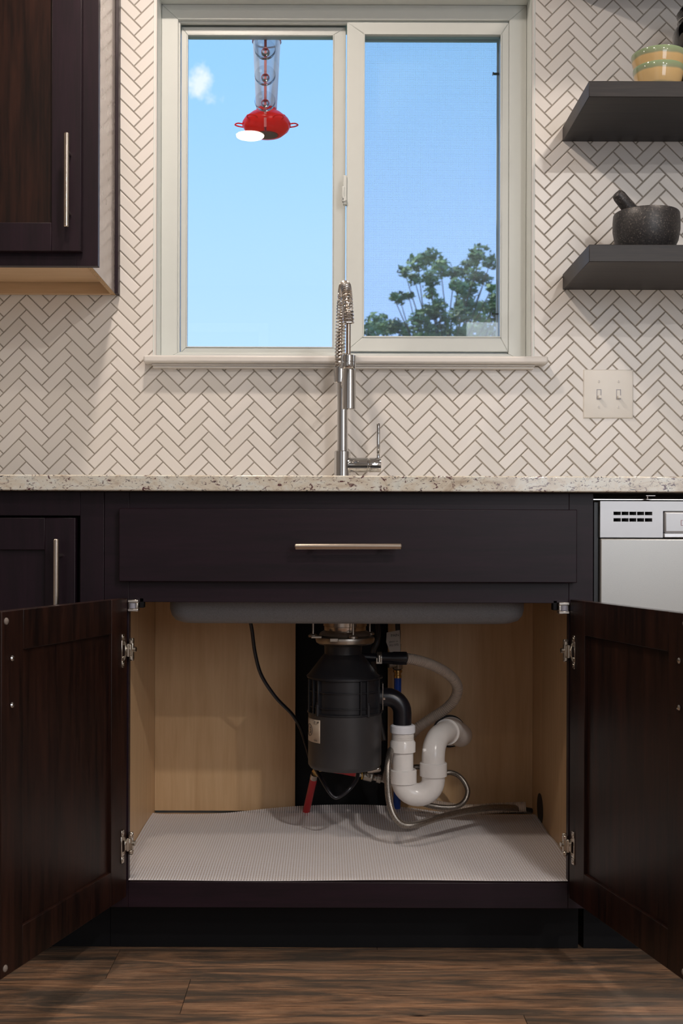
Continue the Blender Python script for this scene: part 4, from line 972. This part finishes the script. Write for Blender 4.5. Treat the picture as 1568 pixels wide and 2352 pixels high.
mnt = MB().lathe((DXc, DY, zD), [(40 * k_, 0), (60 * k_, 0.002), (66 * k_, 0.006), (68 * k_, 0.012), (67 * k_, 0.017), (60 * k_, 0.019), (40 * k_, 0.020)], 56).build('mounting_ring', 'zinc', dsp)
MB().lathe((DXc, DY, zD + 0.0185), [(56 * k_, 0), (60 * k_, 0.003), (57 * k_, 0.008), (50 * k_, 0.012)], 48).build('clamp_ring', 'zinc', dsp)
MB().lathe((DXc, DY, zD + 0.028), [(46 * k_, 0), (48 * k_, 0.003), (48 * k_, 0.012), (50 * k_, 0.013), (50 * k_, BZ - zD - 0.029)], 48).build('sink_flange', 'nickel', dsp)
for px_, yy in ((720, DY - 0.03), (812, DY - 0.060), (850, DY + 0.03)):
    q = P(px_, 1445, yy); sb = MB().cyl((q.x, yy, zD + 0.018), (q.x, yy, BZ - 0.001), 0.0022, n=10)
    sb.lathe((q.x, yy, zD + 0.019), [(0.010, 0), (0.010, 0.004), (0.006, 0.007)], 16); sb.build('mounting_screw', 'zinc', dsp)
MB().box(P(716, 1455, DY - .03).x, P(740, 1455, DY - .03).x, DY - 0.045, DY - 0.02, dz(1462), dz(1457)).build('mounting_ear', 'zinc', dsp, bevel=0.001)
# lug in front
q = P(768, 1470, DY - 0.066); MB().box(q.x - 0.009, q.x + 0.009, q.y - 0.004, q.y + 0.004, q.z - 0.004, q.z + 0.004).build('ring_lug', 'zinc', dsp, bevel=0.0015)
# outlet and flange
zo = dz(1600)
MB().cyl((DXc + rb * 0.7, DY, zo), (P(879, 1600, DY).x, DY, zo), 0.021, n=28).build('outlet_port', 'disposer_black', dsp)
xo = P(880, 1600, DY).x
fl_ = MB().box(xo - 0.0008, xo + 0.0012, DY - 0.016, DY + 0.016, zo - 0.026, zo + 0.030).build('outlet_flange', 'steel', dsp, bevel=0.0006)
MB().lathe((xo + 0.001, DY - 0.0230 + 0.007, zo - 0.0005), [(0.005, 0), (0.005, 0.004), (0.003, 0.005)], 6, (1, 0, 0)).build('flange_screw', 'chrome', dsp)
# rating label wrapped on the left of the housing
lb = MB(); za, zb2 = dz(1697), dz(1645)
aL, aR = -90 - 84, -90 - 42
col = []
for k in range(13):
    a = math.radians(aL + (aR - aL) * k / 12); r_ = rb + 0.0004
    col.append([lb.bm.verts.new((DXc + r_ * math.cos(a), DY + r_ * math.sin(a), z)) for z in (za, zb2)])
for A, B in zip(col, col[1:]): lb.bm.faces.new((A[0], B[0], B[1], A[1]))
lab = lb.build('rating_label', 'label_cream', dsp)
sol = lab.modifiers.new('thick', 'SOLIDIFY'); sol.thickness = 0.0002
def on_drum(deg, z, rr_=None): 
    a = math.radians(deg); r_ = (rr_ or rb) + 0.0011
    return Vector((DXc + r_ * math.cos(a), DY + r_ * math.sin(a), z)), (PI / 2, 0, a + PI / 2)
def drum_text(s, deg, z, size):
    p, rt = on_drum(deg, z); text(s, 'lettering', size, p, rt, 'ink', lab)
    bpy.context.view_layer.update()
drum_text('1/2', -146.5, zb2 - 0.0065, 0.0050); drum_text('HP', -138.5, zb2 - 0.0065, 0.0050)
rg = MB(); czl = (za + zb2) / 2
for rad in (0.0125,):
    pts = []
    for k in range(29):
        a = 2 * PI * k / 28; deg = -154 - 6 + math.degrees((rad * math.cos(a)) / rb)
        p, _ = on_drum(deg, czl + rad * math.sin(a)); pts.append(p)
    rg.tube(pts[:-1], 0.0005, 5, closed=True)
rg.build('label_ring', 'ink', lab)
p, rt = on_drum(-160.5, czl - 0.006); text('5', 'lettering', 0.018, p, rt, 'ink', lab)
for deg, w_, zz in ((-146, 9, zb2 - 0.0085), (-146, 9, za + 0.0055), (-146, 9, za + 0.0035)):
    ln = MB(); ln.tube([on_drum(deg + t_, zz)[0] for t_ in range(0, w_, 2)], 0.0003, 4); ln.build('printed_line', 'ink', lab)

# black elbow from the disposal
xd = P(926, 1600, DY).x; re = 0.0195; bend = 0.034
pts = [Vector((xo + 0.0014, DY, zo))] + [Vector((xd - bend + bend * math.sin(a * PI / 16), DY, zo - bend + bend * math.cos(a * PI / 16))) for a in range(0, 9)] + [Vector((xd, DY, dz(1668)))]
el_ = MB().tube(pts, re, 28).build('discharge_elbow', 'black_rubber'); tag(el_, 'black plastic elbow pipe running from the disposal down into the white trap', 'pipe')

# white PVC trap
zt0 = dz(1662)
tp = empty('drain_trap', (xd + 0.03, DY + 0.03, dz(1843)), 'white plastic drain trap with U bend right of the disposal', 'drain pipe')
kx = xd + 0.001
nut = MB(); nut.lathe((kx, DY, dz(1683)), [(0.0235, 0), (0.0268, 0.001), (0.0268, dz(1664) - dz(1683) - 0.002), (0.0235, dz(1663) - dz(1683))], 12)
nut.build('slip_nut', 'pvc_nut', tp, bevel=0.001)
th = MB()
th.lathe((kx, DY, dz(1700)), [(0.0222, -0.004)] + [(0.0222 + (0.0014 if j % 2 else 0), 0.0008 * j) for j in range(20)] + [(0.0215, 0.0165)], 36); th.build('threaded_collar', 'pvc_white', tp)
MB().lathe((kx, DY, dz(1726)), [(0.0225, 0), (0.0272, 0.0006), (0.0272, dz(1704) - dz(1726)), (0.0235, dz(1698) - dz(1726))], 40).build('coupling', 'pvc_white', tp)
pr_ = 0.0226; ub = P(998, 1770, DY).x; ub_r = (ub - kx) / 2; zU = dz(1790)
MB().cyl((kx, DY, dz(1770)), (kx, DY, dz(1725)), pr_, n=36).build('tailpiece', 'pvc_white', tp)
MB().lathe((kx + 0.001, DY, dz(1797)), [(0.0255, -0.001), (0.0288, 0.0005), (0.0288, dz(1768) - dz(1797)), (0.027, dz(1766) - dz(1797))], 40).build('socket_collar', 'pvc_white', tp)
pts = [Vector((kx, DY, dz(1792)))] + [Vector(((kx + ub) / 2 - ub_r * math.cos(a * PI / 16), DY, zU - ub_r * 0.98 * math.sin(a * PI / 16))) for a in range(17)] + [Vector((ub, DY, dz(1776)))]
MB().tube(pts, 0.0246, 36).build('u_bend', 'pvc_white', tp)
MB().lathe((ub, DY, dz(1781)), [(0.0255, -0.001), (0.0290, 0.0005), (0.0290, dz(1752) - dz(1781)), (0.027, dz(1750) - dz(1781))], 40).build('socket_collar', 'pvc_white', tp)
e1 = Vector((HX, 0.556, HZ)); up = Vector((ub, DY, dz(1755)))
tdir = Vector((0.50, 0.86, 0.0)).normalized()
bz = dz(1706)
pts = spline([up, Vector((ub, DY, dz(1733))), Vector((ub + 0.004, DY + 0.010, dz(1712))), Vector((ub + 0.014, DY + 0.028, dz(1697))), Vector((ub + 0.030, DY + 0.055, dz(1692))), Vector((ub + 0.040, DY + 0.078, dz(1693)))], 5)
MB().tube(pts, 0.0245, 32).build('upper_elbow', 'pvc_white', tp)
pa_ = pts[-1]; dd = (pts[-1] - pts[-3]).normalized()
MB().tube([pa_ - dd * 0.012, pa_ + dd * 0.012], 0.0285, 36).build('coupling', 'pvc_white', tp)
far = Vector((HX + 0.001, 0.556, HZ))
e2 = Vector((HX + 0.012, 0.46, HZ + 0.006))
MB().tube(spline([pa_ + dd * 0.010, pa_ + dd * 0.03, e2, Vector((HX + 0.006, 0.52, HZ)), far], 6), 0.0262, 32).build('wall_stub', 'pvc_white', tp)
MB().lathe((HX, 0.5525, HZ), [(0.034, 0), (0.034, 0.0025), (0.030, 0.006), (0.0262, 0.007)], 44, (0, -1, 0)).build('wall_flange', 'pvc_white', tp)
q = P(976, 1722, DY - 0.01); MB().lathe(q + Vector((0.004, 0, 0)), [(0.0045, 0), (0.0045, 0.006), (0.003, 0.007)], 14, (-1, -0.2, 0)).build('stub_plug', 'pvc_white', tp)
MB().lathe((HX - 0.004, 0.5527, HZ), [(0.0385, 0), (0.0385, 0.0007)], 44, (0, -1, 0)).build('pipe_hole', 'dark_grommet', cab)

# rubber connector, clamp and corrugated drain hose
HY = 0.33
a, b_ = P(868, 1510, HY), P(935, 1511, HY)
rc = empty('hose_connector', (a.x + 0.03, HY, a.z - 0.02), 'black rubber hose connector with screw clamp at the disposal neck', 'hose connector')
MB().cyl(P(826, 1508, HY), a, 0.009, n=20).build('inlet_spout', 'black_rubber', rc)
MB().lathe(a, [(0.0125, 0), (0.0128, (b_ - a).length * 0.5), (0.0140, (b_ - a).length * 0.55), (0.0143, (b_ - a).length)], 32, (b_ - a).normalized()).build('rubber_sleeve', 'black_rubber', rc)
cl = MB().lathe(P(867, 1510, HY), [(0.0132, 0), (0.0132, 0.010)], 32, (1, 0, 0)); q = P(872, 1517, HY - 0.0135); cl.box(q.x - 0.006, q.x + 0.006, q.y - 0.003, q.y + 0.002, q.z - 0.006, q.z + 0.006)
cl.cyl(q + Vector((0, -0.002, 0.012)), q + Vector((0, -0.002, -0.002)), 0.004, n=10)
cl.build('hose_clamp', 'zinc', rc)
def hosepts(lst): return [P(*t_) for t_ in lst]
path = hosepts([(934, 1511, HY), (962, 1516, HY + .01), (1000, 1529, .36), (1035, 1550, .38), (1052, 1575, .40), (1047, 1602, .41), (1025, 1627, .42), (990, 1650, .43), (960, 1672, .43), (938, 1700, .44), (930, 1745, .44), (940, 1800, .45), (975, 1838, .46), (1060, 1856, .45), (1150, 1853, .44), (1212, 1850, .43)])
pts = resample(spline(path, 10), 0.0011)
dh = MB().tube(pts, lambda f, i: 0.0108 + (0.0011 if (i % 4) < 2 else -0.0004), 16).build('corrugated_drain_hose', 'hose_beige')
tag(dh, 'beige corrugated drain hose looping right of the disposal', 'hose')

# power cord from above and the loop beneath the disposal
path = hosepts([(575, 1425, .30), (580, 1450, .31), (587, 1500, .33), (602, 1552, .36), (635, 1602, .38), (672, 1640, .40), (692, 1672, .40), (706, 1712, .38), (718, 1752, .34), (733, 1775, .30), (752, 1808, .27), (768, 1829, .26), (782, 1830, .26), (806, 1812, .26), (822, 1790, .28), (826, 1768, .29)])
tag(MB().tube(spline(path, 8), 0.0040, 12).build('power_cord', 'black_rubber'), 'black power cord drooping from the sink down behind the disposal', 'cord')

# red and blue water pipes
LZ = OB + 0.002
rp_ = empty('red_water_pipe', (P(710, 1850, .40).x, .40, 0.15), 'red plastic water pipe rising behind the disposal to a shut-off valve', 'pipe')
a, b_ = P(706, 1868, .50), P(724, 1786, .42)
MB().tube([a, b_], 0.0082, 20).build('riser', 'pex_red', rp_)
MB().tube([b_ + (b_ - a) * -0.02, b_ + (b_ - a) * 0.10], 0.0088, 20).build('crimp_ring', 'nickel', rp_)
MB().tube(hosepts([(724, 1776, .42), (728, 1768, .415), (745, 1765, .41)]), 0.0065, 14).build('brass_elbow', 'brass', rp_)
MB().tube(hosepts([(745, 1764, .41), (790, 1770, .405), (822, 1776, .40)]), 0.0078, 18).build('cross_pipe', 'pex_red', rp_)
q0 = P(818, 1775, .40); q1 = P(888, 1792, .40); dd = (q1 - q0)
vm = MB().lathe(q0, [(0.006, 0), (0.009, 0.003), (0.009, 0.008), (0.006, 0.010), (0.0062, 0.018)], 16, dd.normalized())
vm.lathe(q0 + dd * 0.27, [(0.009, 0), (0.0115, 0.002), (0.0115, 0.020), (0.008, 0.022), (0.0065, 0.025), (0.0065, 0.030), (0.0095, 0.031), (0.0095, 0.040), (0.006, 0.042), (0.006, 0.05)], 8, dd.normalized())
sv = tag(vm.build('shutoff_valve', 'zinc'), 'small metal shut-off valve behind the bottom of the disposal', 'valve')
q = P(852, 1786, .395); qt = P(848, 1773, .38); 
MB().cyl(q, qt, 0.004, n=12).build('valve_stem', 'zinc', sv)
hh_ = P(865, 1766, .375); MB().lathe(P(846, 1770, .375), [(0.0045, 0), (0.0075, 0.010), (0.0085, 0.026), (0.0065, 0.030)], 14, (hh_ - P(846, 1770, .375)).normalized()).build('valve_handle', 'nickel', sv)
MB().tube([q0 + dd * 0.22 + Vector((0.001 * math.cos(t_), -0.010 * math.cos(t_), 0.010 * math.sin(t_))) for t_ in [PI * k / 6 for k in range(12)]], 0.0010, 6, closed=True).build('yellow_band', 'yellow_sleeve', sv)
bpz = empty('blue_water_pipe', (P(915, 1850, .50).x, .50, 0.15), 'blue plastic water pipe standing behind the white trap', 'pipe')
MB().tube([P(915, 1862, .52), P(915, 1700, .51), P(915, 1554, .50)], 0.0083, 20).build('riser', 'pex_blue', bpz)
a = P(915, 1556, .50); MB().lathe(a, [(0.009, 0), (0.009, 0.006), (0.0078, 0.007), (0.0078, 0.012), (0.0105, 0.013), (0.0105, 0.018)], 18).build('brass_fitting', 'brass', bpz)
va = MB().lathe(a + Vector((0, 0, 0.0185)), [(0.0085, 0), (0.012, 0.003), (0.012, 0.022), (0.008, 0.026), (0.0075, 0.06)], 8)
va.cyl(a + Vector((0.008, 0, 0.032)), a + Vector((-0.022, -0.01, 0.030)), 0.0065, n=12)
va.build('angle_stop', 'zinc', bpz, bevel=0.0006)
# cold supply line up to the faucet with its paper tag
bq = a + Vector((0, 0, 0.075))
sl_ = MB().tube(spline([bq, P(915, 1470, .50), P(914, 1436, .505), (P(914, 1436, .505).x - 0.01, .513, 0.70), (FX + 0.012, FYY, 0.862)], 8), 0.0058, 12)
tag(sl_.build('cold_supply_hose', 'hose_dark'), 'dark hose rising behind the white paper tag to the sink', 'hose')
tgx = lambda px_, py: (P(px_, py, .485).x, P(px_, py, .485).z)
tgm = MB().prism([tgx(*p) for p in ((889, 1452), (919, 1446), (921, 1497), (897, 1498), (888, 1474))], .4850, .4856).build('paper_tag', 'paper_tag')
tag(tgm, 'small white paper tag with printed black lettering hanging behind the disposal', 'tag')
for s__, px_, py, sz in (('PAIN', 899, 1462, 0.0085), ('glacier co', 895, 1475, 0.0052), ('XU 375', 895, 1484, 0.0068)):
    q = P(px_, py, .4848); text(s__, 'lettering', sz, q, (PI / 2, -0.10, 0), 'ink', tgm)
# grey braided supply from the sink, right of the mount
path = hosepts([(868, 1432, .42), (870, 1455, .41), (866, 1478, .40), (858, 1500, .41), (864, 1560, .47), (872, 1640, .48), (884, 1700, .46)])
tag(MB().tube(spline(path, 8), 0.0056, 12).build('hot_supply_hose', 'hose_dark'), 'thin dark hose hanging behind the disposal neck, beside its clamp', 'hose')

# braided steel hose: from the valve round the trap and off through the right side
RX = CXR - 0.0135
path = [q1 + dd * -0.02, P(905, 1796, .42)]
path = hosepts([(886, 1790, .40), (896, 1745, .36), (901, 1722, .30), (897, 1735, .255), (893, 1770, .235), (896, 1830, .225), (908, 1872, .215), (930, 1893, .215), (962, 1892, .225), (1010, 1877, .26), (1070, 1862, .32), (1130, 1853, .38), (1180, 1853, .42), (1222, 1860, .455)])
bh = MB().tube(spline(path, 10), 0.0072, 16).build('braided_hose', 'braid'); tag(bh, 'braided steel hose looping in front of the white trap across the shelf liner', 'hose')
path = hosepts([(1020, 1775, .47), (1040, 1773, .47), (1062, 1785, .46), (1077, 1812, .45), (1070, 1838, .44), (1046, 1852, .44), (1000, 1850, .44), (960, 1838, .45), (935, 1815, .46), (930, 1780, .47), (960, 1760, .49), (1020, 1775, .47)])
tag(MB().tube(spline(path, 8)[:-1], 0.0058, 14).build('braided_hose', 'braid'), 'thin coiled braided hose behind the white trap near the back panel', 'hose')
q = P(1219, 1838, .46)
MB().lathe((RX - 0.0012, .455, OB + 0.034), [(0.034, 0), (0.034, 0.001)], 40, (1, 0, 0)).build('hose_hole', 'dark_grommet', cab)

# shelf liner: woven grid mat
LXA, LXB, LY0, LY1 = CXL + 0.014, CXR - 0.014, 0.003, 0.530
lm = MB(); pt_ = 0.0053; wd = 0.00175
def lz(x, y):
    f = (y - LY0) / (LY1 - LY0); g = max(0, f - 0.70) / 0.30
    hump = math.exp(-((x - 0.03) / 0.24) ** 4) * 0.019 + 0.0012 * math.sin(x * 17 + 1)
    edge = max(0, 1 - (x - LXA) / 0.03) ** 2 * 0.006 + max(0, 1 - (LXB - x) / 0.035) ** 2 * 0.007 * (0.6 + 0.4 * math.sin(y * 30))
    und = 0.0009 * math.sin(y * 24 + x * 5) + 0.0008 * math.sin(x * 13 - y * 11)
    return OB + 0.0032 + max(0, hump) * g * g * (1.6 - 0.6 * g) + edge * 0.5 + und
def ly(x, y):     # the back edge wanders
    f = (y - LY0) / (LY1 - LY0)
    return y - 0.012 * f * f * (1 - math.exp(-((x - 0.05) / 0.25) ** 2))
def strip(pts, side):
    prev = None
    for p in pts:
        c = Vector(p); a = [lm.bm.verts.new(c - side * wd), lm.bm.verts.new(c + Vector((0, 0, 0.0005))), lm.bm.verts.new(c + side * wd)]
        if prev:
            for i in (0, 1): lm.bm.faces.new((prev[i], prev[i + 1], a[i + 1], a[i]))
        prev = a
x = LXA + 0.002
while x < LXB - 0.001:
    xs_ = lambda yy: x + (0.006 * max(0, 1 - (x - LXA) / 0.2) + 0.0) * (yy - LY0) / (LY1 - LY0)
    strip([(x, ly(x, LY0 + (LY1 - LY0) * k / 40), lz(x, LY0 + (LY1 - LY0) * k / 40)) for k in range(41)], Vector((1, 0, 0))); x += pt_
y = LY0 + 0.001
wd = 0.0012
while y < LY1:
    strip([(LXA + (LXB - LXA) * k / 60, ly(LXA + (LXB - LXA) * k / 60, y), lz(LXA + (LXB - LXA) * k / 60, y) - 0.0003) for k in range(61)], Vector((0, 1, 0))); y += pt_ * 1.12
tag(lm.build('shelf_liner', 'liner_white'), 'white woven non-slip liner lying on the cabinet floor', 'shelf liner')

# ------------------------------------------------------------------ recessed ceiling lamps
LBL = ['recessed round ceiling light reflected in the left window pane', 'recessed round ceiling light nearest the shelves', 'recessed round ceiling light above the left cabinets', 'recessed round ceiling light above the sink', 'recessed round ceiling light behind the left of the room', 'recessed round ceiling light in the far right corner', 'recessed round ceiling light behind the right of the room']
for i, (x, y, en) in enumerate(CANS):
    lamp = empty('ceiling_light', (x, y, ZC - 0.01), LBL[i], 'ceiling light', 'recessed ceiling lights')
    MB().lathe((x, y, ZC - 0.006), [(0.058, 0.0), (0.082, 0.0), (0.085, 0.004), (0.085, 0.0055), (0.058, 0.0055)], 40, caps=False).build('lamp_trim', 'lamp_trim', lamp)
    MB().cyl((x, y, ZC - 0.003), (x, y, ZC - 0.0005), 0.058, n=36).build('lens', 'lamp_lens', lamp)
    l_ = light('ceiling_lamp_glow', 'AREA', (x, y, ZC - 0.008), en, WARM if i < 5 else (1.0, 0.93, 0.87), shape='DISK', size=0.11)
    l_.parent = lamp; l_.location = (0, 0, 0.002)
